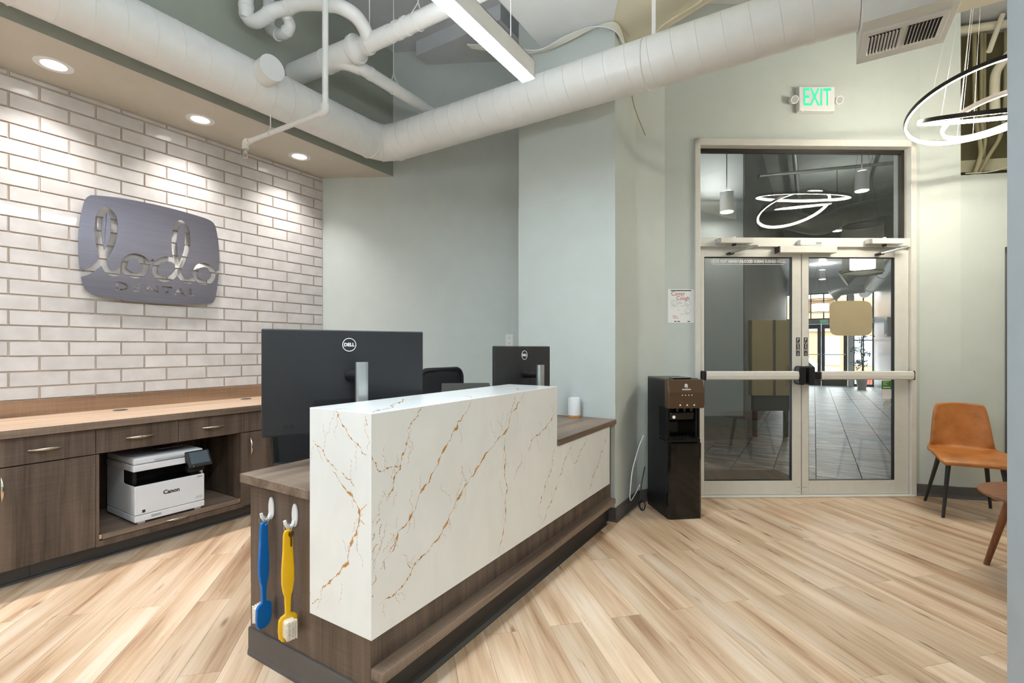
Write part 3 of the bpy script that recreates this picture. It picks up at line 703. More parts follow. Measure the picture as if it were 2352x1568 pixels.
# printer
t = thing('printer', 'white multifunction laser printer with black touch panel on pull-out shelf', 'printer', (-3.612, 1.53, .173))
W2 = .205
m = MB().box(-.43, 0, -W2, W2, .0115, .052); m.obj('paper_tray', 'printer_white', t, bev=.004)
m = MB().box(-.43, 0, -W2, W2, .054, .238)
m.obj('body', 'printer_white', t, bev=.006)
MB().box(-.43, -.16, -W2, W2, .238, .325).box(-.16, -.02, W2 - .02, W2, .238, .325).obj('upper_body', 'printer_white', t, bev=.004)
MB().box(-.16, -.006, -W2 + .004, W2 - .02, .239, .246).obj('output_tray', 'gloss_black', t)
MB().box(-.165, -.159, -W2 + .004, W2 - .02, .246, .325).obj('tray_recess', 'black_plastic', t)
MB().box(-.16, -.03, -W2, -W2 + .02, .246, .325).obj('tray_side', 'black_plastic', t)
MB().box(-.43, -.015, -W2 - .002, W2, .327, .368).obj('scanner', 'printer_white', t, bev=.005)
MB().box(-.43, -.02, -W2, W2, .37, .412).obj('feeder_lid', 'printer_white', t, bev=.01)
MB().box(-.02, -.013, -.09, .12, .378, .39).obj('lid_grip', 'ink_grey', t, bev=.003)
MB().prism([(-.30, .414), (-.06, .44), (-.06, .444), (-.30, .418)], -.06, .12, 'y').obj('document_tray', 'ink_black', t)
for i in range(6): MB().prism([(-.29, .4185), (-.065, .443), (-.065, .446), (-.29, .4215)], -.05 + i * .028, -.044 + i * .028, 'y').obj('tray_rib', 'wood_y', t)
pn = MB().prism([(-.01, .335), (.05, .30), (.055, .31), (-.0, .402), (-.02, .402)], .085, .232, 'y').obj('control_panel', 'black_plastic', t, bev=.004)
sc_ = MB().add([(.0478, .100, .3245), (.0478, .218, .3245), (.0044, .218, .397), (.0044, .100, .397)], [(0, 1, 2, 3)]); sc_.obj('touch_screen', 'screen_blue', pn)
MB().box(.052, .057, .108, .113, .309, .313).obj('status_light', 'led_green', pn)
MB().box(-.05, .0, .10, .205, .262, .30).obj('panel_support', 'black_plastic', t, bev=.004)
for fx in (-.3, -.05):
    for fy in (-W2 + .02, W2 - .06): MB().box(fx, fx + .04, fy, fy + .04, 0, .012).obj('foot', 'printer_white', t)
text('logo', 'Canon', .036, 'ink_black', t, (.0012, .0, .165), (R(90), 0, R(90)), .0004, bold=.0012)
for i, wd in enumerate((.046, .038)): MB().box(0, .001, .19 - wd, .19, .078 + i * .008, .082 + i * .008).obj('small_print', 'ink_grey', t)
MB().box(0, .001, -.165, -.148, .066, .084).obj('energy_label', 'ink_black', t)
MB().box(0, .0015, -.115, -.06, .026, .042).obj('paper_window', 'ink_grey', t)
MB().prism(rrect(.155, .19, .218, .228, .004, 3), 0, .001, 'x').obj('button', 'ink_grey', t)

# ------------------------------------------------------------------ reception desk
t = thing('reception_desk', 'dark wood-grain reception desk base with toe ledge', 'desk')
MB().box(-2.01, -1.285, 1.147, 3.448, .10, .304).obj('desk_base', 'wood_v', t, bev=.0015, seg=1)
MB().box(-2.01, -1.579, 1.147, 3.448, .304, .7215).obj('desk_body', 'wood_v', t)
MB().box(-1.579, -1.286, 2.496, 3.448, .304, .7215).obj('desk_body', 'wood_v', t)
MB().box(-1.29, -1.228, 1.15, 3.40, .15, .186).obj('front_ledge', 'wood_y', t, bev=.002)
MB().box(-1.32, -1.30, 1.16, 3.448, 0, .1).obj('toe_kick', 'toe_black', t)
cove([(-1.30, 1.16), (-1.30, 3.36)], .1, .006, .024).obj('front_cove_base', 'toe_black', t)
cove([(-2.012, 1.147), (-1.298, 1.147)], .114, .009, .013).obj('end_cove_base', 'rubber_base', t)
MB().box(-2.0, -1.32, 1.16, 3.44, .0, .0995).obj('plinth', 'toe_black', t)
wk = MB().prism([(-2.035, 1.115), (-1.5785, 1.115), (-1.5785, 2.4955), (-1.238, 2.4955), (-1.238, 3.442), (-2.035, 3.442)], .7225, .758)
wk = wk.obj('desk_worktop', 'wood_y', None, bev=.0015, seg=1); tag(wk, 'wood-grain desk worktop running behind the white quartz bar', 'worktop')

q = thing('quartz_bar', 'white quartz transaction counter with gold veins wrapping the desk front', 'counter')
MB().box(-1.577, -1.25, 1.12, 2.494, .306, 1.063).obj('bar_block', 'quartz', q, bev=.0012, seg=1)
MB().box(-1.284, -1.25, 2.4945, 3.335, .306, .7215).obj('low_panel', 'quartz', q, bev=.0012, seg=1)
rv = random.Random(3)
def fractal(path, amp):
    pts = [Vector(p) for p in path]
    for it in range(4):
        out = []
        for a, b in zip(pts, pts[1:]):
            mdl = (a + b) / 2; d = b - a; nn = Vector((-d.y, d.x)); out += [a, mdl + nn * rv.uniform(-amp, amp)]
        pts = out + [pts[-1]]
    return pts
def ribbon(mb, path, wmax, to3, lim, amp=.16, taper=True):
    pts = fractal(path, amp); n = len(pts); vs = []; fs = []
    ph = rv.uniform(0, 9); ok = []
    for i, p in enumerate(pts):
        d = (pts[min(i + 1, n - 1)] - pts[max(i - 1, 0)]); d = d.normalized() if d.length > 0 else Vector((1, 0)); nn = Vector((-d.y, d.x))
        s_ = i / (n - 1); env = min(1, s_ / .12, (1 - s_) / .12) if taper else 1
        k = abs(math.sin(s_ * 17 + ph) * math.sin(s_ * 41 + ph * 2)) ** 1.6 * 1.0 + .10 + (.25 if rv.random() < .12 else 0)
        wd = wmax * max(.06, env) * k
        a = p + nn * wd * rv.uniform(.4, .7); b = p - nn * wd * rv.uniform(.4, .7)
        ok.append(lim(p)); vs += [to3(a), to3(b)]
    for i in range(n - 1):
        if ok[i] and ok[i + 1]: fs.append((2 * i, 2 * i + 1, 2 * i + 3, 2 * i + 2))
    mb.add(vs, fs)
    return pts
E0 = .0005
fto = lambda p: (-1.25 + E0, p[0], p[1])
def flim(p): return (1.122 < p[0] < 2.492 and .308 < p[1] < 1.061) or (2.497 < p[0] < 3.333 and .308 < p[1] < .719)
ylim = lambda p: -1.575 < p[0] < -1.252 and .308 < p[1] < 1.061
tlim = lambda p: -1.575 < p[0] < -1.252 and 1.122 < p[1] < 2.492
def veins(paths, to3, lim, big):
    m = MB()
    for i, p in enumerate(paths):
        L = sum((Vector(a) - Vector(b)).length for a, b in zip(p, p[1:]))
        pts = ribbon(m, p, big(i, L), to3, lim)
        for k in range(int(L * 13) + 1):                                   # hair-fine side cracks
            j = rv.randrange(len(pts)); s0 = pts[j]; d = Vector((rv.uniform(-.05, .05), rv.choice((-1, 1)) * rv.uniform(.03, .11)))
            off = Vector((rv.uniform(-.028, .028), rv.uniform(-.02, .02)))
            ribbon(m, [s0 + off, s0 + off + d * .5 + Vector((rv.uniform(-.01, .01), 0)), s0 + off + d], .0018, to3, lim, .3)
    return m
veins(VF, fto, flim, lambda i, L: .010 if i in (2, 3) else (.0068 if L > .25 else .005)).obj('front_veining', 'quartz_vein', q)['kind'] = 'stuff'
veins(VE, lambda p: (p[0], 1.12 - E0, p[1]), ylim, lambda i, L: .010 if i == 3 else .005).obj('end_veining', 'quartz_vein', q)['kind'] = 'stuff'
veins(VT, lambda p: (p[0], p[1], 1.063 + E0), tlim, lambda i, L: .008).obj('top_veining', 'quartz_vein', q)['kind'] = 'stuff'

# ------------------------------------------------------------------ monitors
def monitor(loc, rz, w_, h_, zb, label, stand_off=(.0, .11), logo=.058):
    """local: x along the screen width, -y is the back that faces the camera"""
    t = thing('monitor', label, 'monitor', (loc[0], loc[1], .759), rz, 'desk monitors')
    z0 = zb - .759; z1 = z0 + h_
    MB().box(-w_ / 2, w_ / 2, -.012, .012, z0, z1).obj('back_cover', 'monitor_black', t, bev=.006, seg=3)
    MB().box(-w_ / 2 + .008, w_ / 2 - .008, .012, .0135, z0 + .01, z1 - .008).obj('screen', 'gloss_black', t)
    cz = z0 + h_ * .55
    fr_ = MB()
    for (a, b, c, d_) in ((-.065, .065, cz + .063, cz + .065), (-.065, .065, cz - .065, cz - .063), (-.065, -.063, cz - .065, cz + .065), (.063, .065, cz - .065, cz + .065)): fr_.box(a, b, -.0126, -.012, c, d_)
    fr_.obj('mount_plate_seam', 'black_plastic', t)
    MB().box(-.15, .15, -.0128, -.012, z0 + .10, z0 + .145).obj('port_recess', 'black_plastic', t)
    sx, sy = stand_off
    MB().tube([(0, -.012, cz), (sx * .6, -sy * .6, cz), (sx, -sy, cz)], [.026, .022, .02], 14).obj('stand_arm', 'black_plastic', t, smooth=True)
    MB().prism(rrect(sx - .028, sx + .028, -sy - .018, -sy + .018, .016, 5), 0.004, cz + .062).obj('stand_column', 'silver', t)
    MB().prism(rrect(sx - .12, sx + .12, -sy - .05, -sy + .12, .02, 4), 0, .008).obj('stand_base', 'silver', t)
    ring = MB().tube([(logo * .5 * math.cos(a), 0, logo * .5 * math.sin(a)) for a in [2 * PI * i / 40 for i in range(40)]], .0016, 6, closed=True).obj('logo_ring', 'ink_white', t)
    ring.location = (0, -.0125, z0 + h_ * .855)
    text('logo', 'DELL', logo * .36, 'ink_white', t, (0, -.0125, z0 + h_ * .855), (R(90), 0, 0), .0006, 1.0, bold=.0008)
    for x in (-.26, -.235): MB().tube([(x * w_ / .7, -.0122, z0 + .04), (x * w_ / .7, -.0155, z0 + .04)], .006, 12).obj('button', 'black_plastic', t)
    return t
# large monitor: left edge (-1.945,1.155), right edge (-1.632,1.785)
a1 = math.atan2(1.785 - 1.155, -1.632 + 1.945)
monitor((-1.7885, 1.470), a1, .703, .452, .91, 'large black monitor showing its back beside the quartz bar end', (.035, .092), .058)
a2 = R(31.95 + 50)
monitor((-1.60, 2.70), a2, .57, .40, .895, 'smaller turned black monitor at the far end of the desk', (.0, .14), .056)
# ------------------------------------------------------------------ small desk things
t = thing('computer_mouse', 'black computer mouse at the near end of the desk worktop', 'mouse', (-1.96, 1.44, .758), R(20))
MB().lathe([(.03, 0), (.032, .008), (.028, .022), (.016, .031), (.004, .033)], 20).obj('shell', 'black_plastic', t, smooth=True).scale = (1, 1.75, 1)
MB().box(-.002, .002, .03, .045, .02, .029).obj('wheel', 'gloss_black', t)
t = thing('desk_lamp', 'white cylinder mood lamp with wooden base on the far worktop', 'lamp', (-1.546, 3.375, .758))
MB().lathe([(.044, 0), (.047, .003), (.047, .018)], 32).obj('base', 'bamboo', t, smooth=True)
MB().lathe([(.0465, .018), (.0475, .025), (.0475, .138), (.044, .148), (.034, .151), (.002, .1515)], 32).obj('shade', 'white_plastic', t, smooth=True)
o = MB().tube([(-1.60, 3.41, .762), (-1.72, 3.435, .761), (-1.80, 3.42, .761), (-1.95, 3.43, .761)], .003, 8).obj('lamp_cable', 'white_plastic'); tag(o, 'thin white cable lying along the back of the far worktop', 'cable')
t = thing('desk_phone', 'black desk phone barely showing past the quartz bar end', 'phone', (-1.72, 2.98, .758), R(60))
MB().prism([(-.09, .0), (.09, .0), (.09, .02), (-.09, .075)], -.085, .085, 'x').obj('phone_body', 'black_plastic', t, bev=.005)
MB().tube([(-.06, -.085, .09), (-.06, -.05, .1), (-.06, .05, .065), (-.06, .085, .05)], [.02, .014, .014, .02], 10).obj('handset', 'black_plastic', t, smooth=True)
MB().tube([(-.06, .085, .05), (-.1, .1, .01), (-.13, .02, .006), (-.12, -.08, .006)], .004, 6).obj('phone_cord', 'black_plastic', t)
t = thing('document_stand', 'black slanted desktop tray peeking over the quartz bar', 'tray', (-1.80, 2.36, .758), R(40))
MB().prism([(-.10, .255), (.10, .295), (.10, .305), (-.10, .265)], -.15, .15, 'x').obj('tray_top', 'gloss_black', t, bev=.003)
MB().box(-.13, -.12, -.08, .09, 0, .26).box(.12, .13, -.08, .09, 0, .26).obj('side_leg', 'black_plastic', t)
# outlet on the sage wall
p = spt(1.909, -.001); t = thing('wall_outlet', 'white double wall outlet on the slanting wall behind the small monitor', 'outlet', (p[0], p[1], 1.357), SR)
MB().prism(rrect(-.037, .037, -.062, .062, .005, 3), -.006, 0, 'y').obj('cover_plate', 'white_plastic', t, bev=.002)
for z in (.027, -.027):
    MB().prism(rrect(-.017, .017, z - .017, z + .017, .012, 4), -.008, -.005, 'y').obj('socket', 'white_plastic', t)
    MB().box(-.009, -.006, -.0085, -.008, z + .0, z + .009).box(.006, .009, -.0085, -.008, z, z + .009).box(-.0025, .0025, -.0085, -.008, z - .011, z - .006).obj('slots', 'ink_black', t)

# ------------------------------------------------------------------ office chairs
def office_chair(x, y, rz, label):
    """local: faces -y (toward the desk), back at +y"""
    t = thing('office_chair', label, 'chair', (x, y, 0), rz, 'black mesh office chairs behind the desk')
    for k in range(5):
        a = 2 * PI * k / 5 + .3; c_, s_ = math.cos(a), math.sin(a)
        MB().tube([(.03 * c_, .03 * s_, .10), (.16 * c_, .16 * s_, .095), (.29 * c_, .29 * s_, .075)], [.024, .02, .015], 8).obj('base_leg', 'black_plastic', t)
        MB().tube([(.29 * c_ - .018 * s_, .29 * s_ + .018 * c_, .028), (.29 * c_ + .018 * s_, .29 * s_ - .018 * c_, .028)], .027, 12).obj('caster', 'black_plastic', t)
    MB().tube([(0, 0, .08), (0, 0, .40)], .026, 12).obj('gas_lift', 'dark_metal', t)
    MB().prism(rrect(-.24, .24, -.23, .23, .08, 5), .41, .475).obj('seat', 'chair_mesh', t, bev=.02, seg=3)
    MB().tube([(0, .16, .41), (0, .28, .45), (0, .30, .62), (0, .285, .75)], .022, 10).obj('back_spine', 'black_plastic', t)
    loop = []; 
    pr = rrect(-.235, .235, .56, 1.105, .07, 6)
    for (px_, pz_) in pr:
        tpr = 1 - .10 * max(0, (.75 - pz_) / .2)
        loop.append((px_ * tpr, .27 - .03 * math.cos(px_ / .235 * 1.3) + .05 * ((pz_ - .8) / .3) ** 2 * 0 + .06 * (pz_ - .8) + .0, pz_))
    MB().tube(loop, .02, 8, closed=True).obj('back_frame', 'black_plastic', t, smooth=True)
    m = MB(); nx, nz = 10, 10
    for j in range(nz + 1):
        for i in range(nx + 1):
            px_ = -.225 + .45 * i / nx; pz_ = .57 + .525 * j / nz; tpr = 1 - .10 * max(0, (.75 - pz_) / .2)
            m.v.append((px_ * tpr, .27 - .03 * math.cos(px_ / .235 * 1.3) + .06 * (pz_ - .8), pz_))
    for j in range(nz):
        for i in range(nx):
            m.f.append((j * (nx + 1) + i, j * (nx + 1) + i + 1, (j + 1) * (nx + 1) + i + 1, (j + 1) * (nx + 1) + i)); m.m.append(0)
    o = m.obj('back_mesh', 'chair_mesh', t, smooth=True); sd = o.modifiers.new('solid', 'SOLIDIFY'); sd.thickness = .006
    for s_ in (-1, 1):
        MB().tube([(s_ * .24, .08, .43), (s_ * .29, .08, .47), (s_ * .29, .06, .64)], .015, 8).obj('arm_post', 'black_plastic', t)
        MB().prism(rrect(s_ * .29 - .035, s_ * .29 + .035, -.12, .12, .03, 4), .64, .67).obj('arm_pad', 'black_plastic', t, bev=.008)
    return t
office_chair(-2.33, 1.835, R(90), 'black mesh office chair mostly hidden behind the large monitor')
office_chair(-2.33, 3.05, R(84), 'black mesh office chair between the two monitors')

# ------------------------------------------------------------------ hooks and giant toothbrush key tags
def wall_hook(x, zt, label):
    t = thing('adhesive_hook', label, 'hook', (x, 1.1465, zt), 0, 'adhesive hooks on the desk end')
    pl = []
    for i in range(24):
        a = 2 * PI * i / 24; pl.append((.017 * math.cos(a), -.045 + .045 * math.sin(a)))
    MB().prism(pl, -.007, 0, 'y').obj('hook_plate', 'white_plastic', t, bev=.002)
    MB().tube([(0, -.006, -.062), (0, -.012, -.078), (0, -.022, -.086), (0, -.034, -.082), (0, -.043, -.068), (0, -.046, -.054)], [.0085, .008, .0075, .007, .0065, .006], 10).obj('hook_arm', 'white_plastic', t, smooth=True)
    return t
wall_hook(-1.855, .682, 'white adhesive hook holding the blue toothbrush key tag')
wall_hook(-1.700, .682, 'white adhesive hook holding the yellow toothbrush key tag')
def brush(x, label, mat, rz, mirror, key):
    """local z down from the ring; head broad face along local x"""
    t = thing('toothbrush_tag', label, 'key tag', (x, 1.1065, .595), rz, 'toothbrush key tags')
    prof = [(0, .006), (-.006, .014), (-.02, .0175), (-.08, .019), (-.15, .0235), (-.20, .0235), (-.235, .018), (-.25, .0125), (-.29, .0105), (-.315, .0105), (-.322, .026), (-.333, .034), (-.37, .036), (-.40, .033), (-.415, .022), (-.419, .008)]
    poly = [(w_, z) for z, w_ in prof] + [(-w_, z) for z, w_ in prof[::-1]]
    MB().prism(poly, -.006, .006, 'y').obj('handle', mat, t, bev=.004, seg=3)
    br = MB().prism(rrect(-.021, .021, -.403, -.333, .012, 4), (.006 if mirror else -.034), (.034 if mirror else -.006), 'y'); o = br.obj('bristle_block', 'bristle', t)
    rw = MB()
    for i in range(9):
        for j in range(4):
            z = -.398 + i * .0078; xx = -.016 + j * .0107; y0, y1 = ((.03, .041) if mirror else (-.041, -.03)); rw.tube([(xx, y0, z), (xx, y1, z)], .0035, 5)
    rw.obj('bristle_tufts', 'bristle', t)
    MB().tube([(.0, .018 * math.cos(a), .004 + .018 * math.sin(a)) for a in [2 * PI * i / 24 for i in range(24)]], .0012, 6, closed=True).obj('key_ring', 'silver', t).rotation_euler.z = R(25)
    if key:
        k = MB().prism([(.004, 0), (.004 + .008, -.004), (.013, -.016), (.010, -.022), (.006, -.024), (.006, -.058), (.003, -.062), (.0, -.058), (.0, -.024), (-.004, -.022), (-.008, -.014), (-.006, -.004)], -.0105, -.0085, 'y')
        ko = k.obj('key', 'brass_key', t); ko.location = (.006, 0, -.004)
    return t
brush(-1.848, 'blue giant toothbrush key tag hanging from the left hook on the desk end', 'blue_plastic', R(100), True, False)
brush(-1.690, 'yellow giant toothbrush key tag with key hanging from the right hook', 'yellow_plastic', R(80), False, True)
# ------------------------------------------------------------------ cut-out metal sign on the tile
OUT = [(1.304,2.334),(1.404,2.350),(1.502,2.358),(1.604,2.362),(1.712,2.362),(1.826,2.358),(1.945,2.349),(2.039,2.338),(2.084,2.321),(2.107,2.285),(2.124,2.198),(2.134,2.103),(2.136,1.999),(2.131,1.894),(2.121,1.789),(2.107,1.705),(2.094,1.670),(2.065,1.648),(1.945,1.631),(1.768,1.622),(1.604,1.621),(1.452,1.627),(1.357,1.637),(1.302,1.650),(1.27,1.675),(1.252,1.707),(1.241,1.751),(1.232,1.812),(1.226,1.901),(1.224,1.99),(1.228,2.092),(1.239,2.19),(1.255,2.273),(1.266,2.304),(1.284,2.325)]
STROKES = [
 ([(1.19,1.765),(1.239,1.786),(1.279,1.808),(1.315,1.844),(1.343,1.879),(1.375,1.943),(1.404,2.012),(1.419,2.085),(1.423,2.157),(1.411,2.219),(1.375,2.25),(1.342,2.203),(1.331,2.137),(1.331,2.079),(1.336,2.023),(1.347,1.955),(1.359,1.899),(1.375,1.843),(1.399,1.816),(1.425,1.81),(1.452,1.828),(1.472,1.857)], .038),
 ([(1.477,1.87),(1.492,1.92),(1.532,1.952),(1.578,1.952),(1.61,1.929),(1.617,1.884),(1.599,1.838),(1.552,1.812),(1.507,1.823),(1.479,1.852),(1.476,1.875),(1.483,1.90)], .036),
 ([(1.570,1.935),(1.589,1.905),(1.615,1.897),(1.641,1.919),(1.663,1.945)], .020),
 ([(1.82,1.945),(1.785,1.965),(1.74,1.962),(1.696,1.933),(1.671,1.879),(1.685,1.83),(1.729,1.804),(1.779,1.823),(1.82,1.874),(1.849,1.936),(1.879,2.019),(1.894,2.101),(1.892,2.193),(1.876,2.245),(1.846,2.266),(1.817,2.225),(1.804,2.162),(1.801,2.084),(1.808,2.008),(1.82,1.945),(1.831,1.882),(1.849,1.838),(1.885,1.813),(1.915,1.814),(1.945,1.837)], .036),
 ([(1.951,1.871),(1.964,1.926),(2.001,1.955),(2.052,1.952),(2.084,1.923),(2.091,1.882),(2.071,1.839),(2.026,1.814),(1.982,1.825),(1.954,1.858),(1.950,1.885),(1.957,1.91)], .034),
 ([(2.055,1.938),(2.078,1.908),(2.111,1.904),(2.137,1.922),(2.175,1.949)], .020)]
def smooth_path(p, n=6):
    out = []; q = [Vector(a) for a in p]
    for i in range(len(q) - 1):
        p0, p1, p2, p3 = q[max(i - 1, 0)], q[i], q[i + 1], q[min(i + 2, len(q) - 1)]
        for k in range(n):
            t_ = k / n; out.append(.5 * ((2 * p1) + (p2 - p0) * t_ + (2 * p0 - 5 * p1 + 4 * p2 - p3) * t_ ** 2 + (3 * p1 - p0 - 3 * p2 + p3) * t_ ** 3))
    return out + [q[-1]]
XS0, XS1 = -4.212, -4.208
def cutter_segments():
    """each stroke as a chain of short overlapping prisms, plus the lettering"""
    tmp = []
    for path, wd in STROKES:
        sp = smooth_path(path, 4); m = MB()
        L = []; Rr = []
        for i, p in enumerate(sp):
            d = (sp[min(i + 1, len(sp) - 1)] - sp[max(i - 1, 0)]).normalized(); nn = Vector((-d.y, d.x)); L.append(p + nn * wd * .51); Rr.append(p - nn * wd * .51)
        tmp.append((L, Rr, sp, wd))
    return tmp
SOLVER = 'MANIFOLD'
def make_sign():
    t = thing('wall_sign', 'brushed metal lodo DENTAL sign with cut-out letters on the tiled wall', 'sign')
    plate = MB().prism(smooth_path_closed(OUT, 3), XS0, XS1, 'x').obj('sign_tmp', 'brushed_steel')
    cuts = []
    for (L, Rr, sp, wd) in cutter_segments():
        # split the ribbon into chunks that do not cross themselves
        n = len(sp); step = 11
        for a in range(0, n - 1, step):
            b = min(a + step + 1, n - 1)
            if b - a < 1: continue
            poly = [(p.x, p.y) for p in L[a:b + 1]] + [(p.x, p.y) for p in Rr[a:b + 1][::-1]]
            cuts.append(MB().prism(poly, XS0 - .01, XS1 + .01, 'x').obj('cut_tmp', 'brushed_steel'))
    for i, (c, y) in enumerate(zip('DENTAL', (1.466, 1.560, 1.656, 1.752, 1.838, 1.928))):
        o = text('cut_tmp', c, .083, 'brushed_steel', None, ((XS0 + XS1) / 2, y, 1.721), (R(90), 0, R(90)), .02, 1.32, bold=.002)
        bm = bmesh.new(); bm.from_mesh(o.data); bmesh.ops.remove_doubles(bm, verts=bm.verts, dist=1e-6); bmesh.ops.recalc_face_normals(bm, faces=bm.faces); bm.to_mesh(o.data); bm.free()
        cuts.append(o)
    for c in cuts:
        md = plate.modifiers.new('b', 'BOOLEAN'); md.operation = 'DIFFERENCE'; md.object = c; md.solver = SOLVER
    dg = bpy.context.evaluated_depsgraph_get(); me = bpy.data.meshes.new_from_object(plate.evaluated_get(dg))
    bpy.data.objects.remove(plate)
    for c in cuts: bpy.data.objects.remove(c)
    bm = bmesh.new(); bm.from_mesh(me); bm.verts.ensure_lookup_table(); seen = set(); comps = []
    for v in bm.verts:
        if v.index in seen: continue
        st = [v]; comp = []; seen.add(v.index)
        while st:
            x = st.pop(); comp.append(x)
            for e in x.link_edges:
                o = e.other_vert(x)
                if o.index not in seen: seen.add(o.index); st.append(o)
        comps.append(comp)
    for comp in comps:
        ys_ = [v.co.y for v in comp]; zs_ = [v.co.z for v in comp]
        if len(comp) < 8 or max(max(ys_) - min(ys_), max(zs_) - min(zs_)) < .025: continue
        idx = {v.index: i for i, v in enumerate(comp)}; fs = set()
        for v in comp:
            for f in v.link_faces: fs.add(f)
        m2 = bpy.data.meshes.new('panel_piece'); m2.from_pydata([v.co[:] for v in comp], [], [[idx[v.index] for v in f.verts] for f in fs]); m2.materials.append(MATS['brushed_steel'])
        b2_ = bmesh.new(); b2_.from_mesh(m2); bmesh.ops.remove_doubles(b2_, verts=b2_.verts, dist=1e-5); bmesh.ops.dissolve_degenerate(b2_, edges=b2_.edges, dist=1e-5); bmesh.ops.dissolve_limit(b2_, angle_limit=R(1), verts=b2_.verts, edges=b2_.edges); bmesh.ops.triangulate(b2_, faces=b2_.faces); bmesh.ops.recalc_face_normals(b2_, faces=b2_.faces); b2_.to_mesh(m2); b2_.free()
        link('panel_piece', m2, t)
        c = sum((v.co for v in comp), Vector()) / len(comp)
        if len(comp) < 90: 
            MB().tube([(XT + .008, c.y, c.z), (XS0, c.y, c.z)], .006, 8).obj('standoff', 'nickel', t)
    bm.free()
    for (y, z) in ((1.29, 1.72), (1.29, 2.28), (2.07, 2.28), (2.06, 1.70), (1.68, 1.66), (1.62, 2.31)): MB().tube([(XT + .008, y, z), (XS0, y, z)], .006, 8).obj('standoff', 'nickel', t)
    return t
def smooth_path_closed(p, n):
    q = [Vector(a) for a in p]; out = []; N = len(q)
    for i in range(N):
        p0, p1, p2, p3 = q[i - 1], q[i], q[(i + 1) % N], q[(i + 2) % N]
        for k in range(n):
            t_ = k / n; v = .5 * ((2 * p1) + (p2 - p0) * t_ + (2 * p0 - 5 * p1 + 4 * p2 - p3) * t_ ** 2 + (3 * p1 - p0 - 3 * p2 + p3) * t_ ** 3); out.append((v.x, v.y))
    return out
make_sign()

# ------------------------------------------------------------------ lamps
for i, (hx, hy) in enumerate(holes):
    lab = {0: 'round recessed downlight in the soffit nearest the left edge', 1: 'round recessed downlight in the soffit, middle of three', 2: 'round recessed downlight in the soffit nearest the far corner', 3: 'round recessed downlight in the soffit, added out of view as fill light', 4: 'round recessed downlight in the soffit farthest behind, added unseen as fill light'}[i]
    t = thing('recessed_downlight', lab, 'downlight', (hx, hy, zs), 0, 'soffit downlights')
    MB().lathe([(.062, -.003), (.094, -.003), (.094, .0), (.082, .001), (.066, .0)], 32, caps=False).obj('trim_ring', 'white_plastic', t)
    MB().lathe([(.078, .0), (.064, .105)], 32, caps=False).obj('reflector', 'mirror_reflector', t, smooth=True)
    MB().lathe([(.001, .10), (.064, .10)], 32, caps=False).obj('lamp_lens', 'led_down', t)

def linear_pendant(x0, x1, y0, y1, z0, z1, label, ztop=3.7):
    t = thing('linear_pendant', label, 'pendant light', ((x0 + x1) / 2, (y0 + y1) / 2, z0), 0, 'linear pendant lights')
    hx = (x1 - x0) / 2; hy = (y1 - y0) / 2; h = z1 - z0
    m = MB().box(-hx, -hx + .003, -hy, hy, .004, h).box(hx - .003, hx, -hy, hy, .004, h).box(-hx, hx, -hy, hy, h - .003, h).box(-hx, hx, -hy, -hy + .003, .004, h).box(-hx, hx, hy - .003, hy, .004, h)
    m.obj('housing', 'pipe_white', t)
    MB().box(-hx + .003, hx - .003, -hy + .003, hy - .003, .0, .006).obj('diffuser', 'led_strip', t)
    MB().box(-hx + .003, hx - .003, -hy + .003, hy - .003, h, h + .002).obj('uplight_lens', 'led_up', t)
    for y in (-hy + .18, hy - .18):
        MB().tube([(0, y, h), (0, y, ztop - z0)], .0014, 6).obj('suspension_wire', 'steel_wire', t)
    return t
linear_pendant(-1.345, -1.267, -.2, 2.262, 2.72, 2.818, 'long white linear pendant light hanging over the reception desk')
linear_pendant(1.2, 1.278, -2.2, .3, 2.72, 2.818, 'long white linear pendant light added unseen behind the camera for fill', CZ)  # unseen lamp, added to brighten the room
linear_pendant(-2.9, -2.822, -2.3, -.6, 2.72, 2.818, 'long white linear pendant light added unseen at the rear left for fill', CZ)  # second unseen lamp, added as room fill

# ring chandelier
t = thing('ring_chandelier', 'three tilted glowing ring pendant over the seating corner', 'chandelier', (1.0, 4.44, 2.87))
def ring(name, c, n, Rr, wires):
    n = Vector(n).normalized(); a = n.cross(Vector((0, 1, 0))).normalized(); b = n.cross(a); c = Vector(c) - Vector((1.0, 4.44, 2.87)); N = 96
    def band(prof):
        m = MB(); k = len(prof)
        for i in range(N):
            th = 2 * PI * i / N; e = a * math.cos(th) + b * math.sin(th)
            for (r_, h_) in prof: m.v.append(tuple(c + e * r_ + n * h_))
        for i in range(N):
            for j in range(k): m.f.append((i * k + j, i * k + (j + 1) % k, ((i + 1) % N) * k + (j + 1) % k, ((i + 1) % N) * k + j)); m.m.append(0)
        return m
    o = band([(Rr, -.014), (Rr + .003, -.014), (Rr + .003, .014), (Rr - .012, .014), (Rr - .012, .012), (Rr, .012)]).obj(name, 'dark_metal', t, smooth=True)
    band([(Rr - .001, -.013), (Rr - .001, .011), (Rr - .012, .011), (Rr - .014, .008), (Rr - .014, -.010), (Rr - .012, -.014)]).obj('light_band', 'led_ring', o, smooth=True)
    for k in range(wires):
        th = 2 * PI * (k + .35) / wires; e = a * math.cos(th) + b * math.sin(th); p = c + e * Rr
        MB().tube([tuple(p), (p.x * .25, p.y * .25, CZ - 2.87)], .0011, 6).obj('suspension_wire', 'steel_wire', t)
ring('ring_frame', (1.002, 4.475, 2.941), (-.084, .201, .976), .45, 3)
ring('ring_frame', (.975, 4.392, 2.819), (.119, -.292, .949), .36, 3)
ring('ring_frame', (1.023, 4.471, 2.851), (-.167, .110, .980), .27, 3)
MB().lathe([(.12, 0), (.12, -.03)], 32, (0, 0, CZ - 2.87)).obj('canopy', 'pipe_white', t)

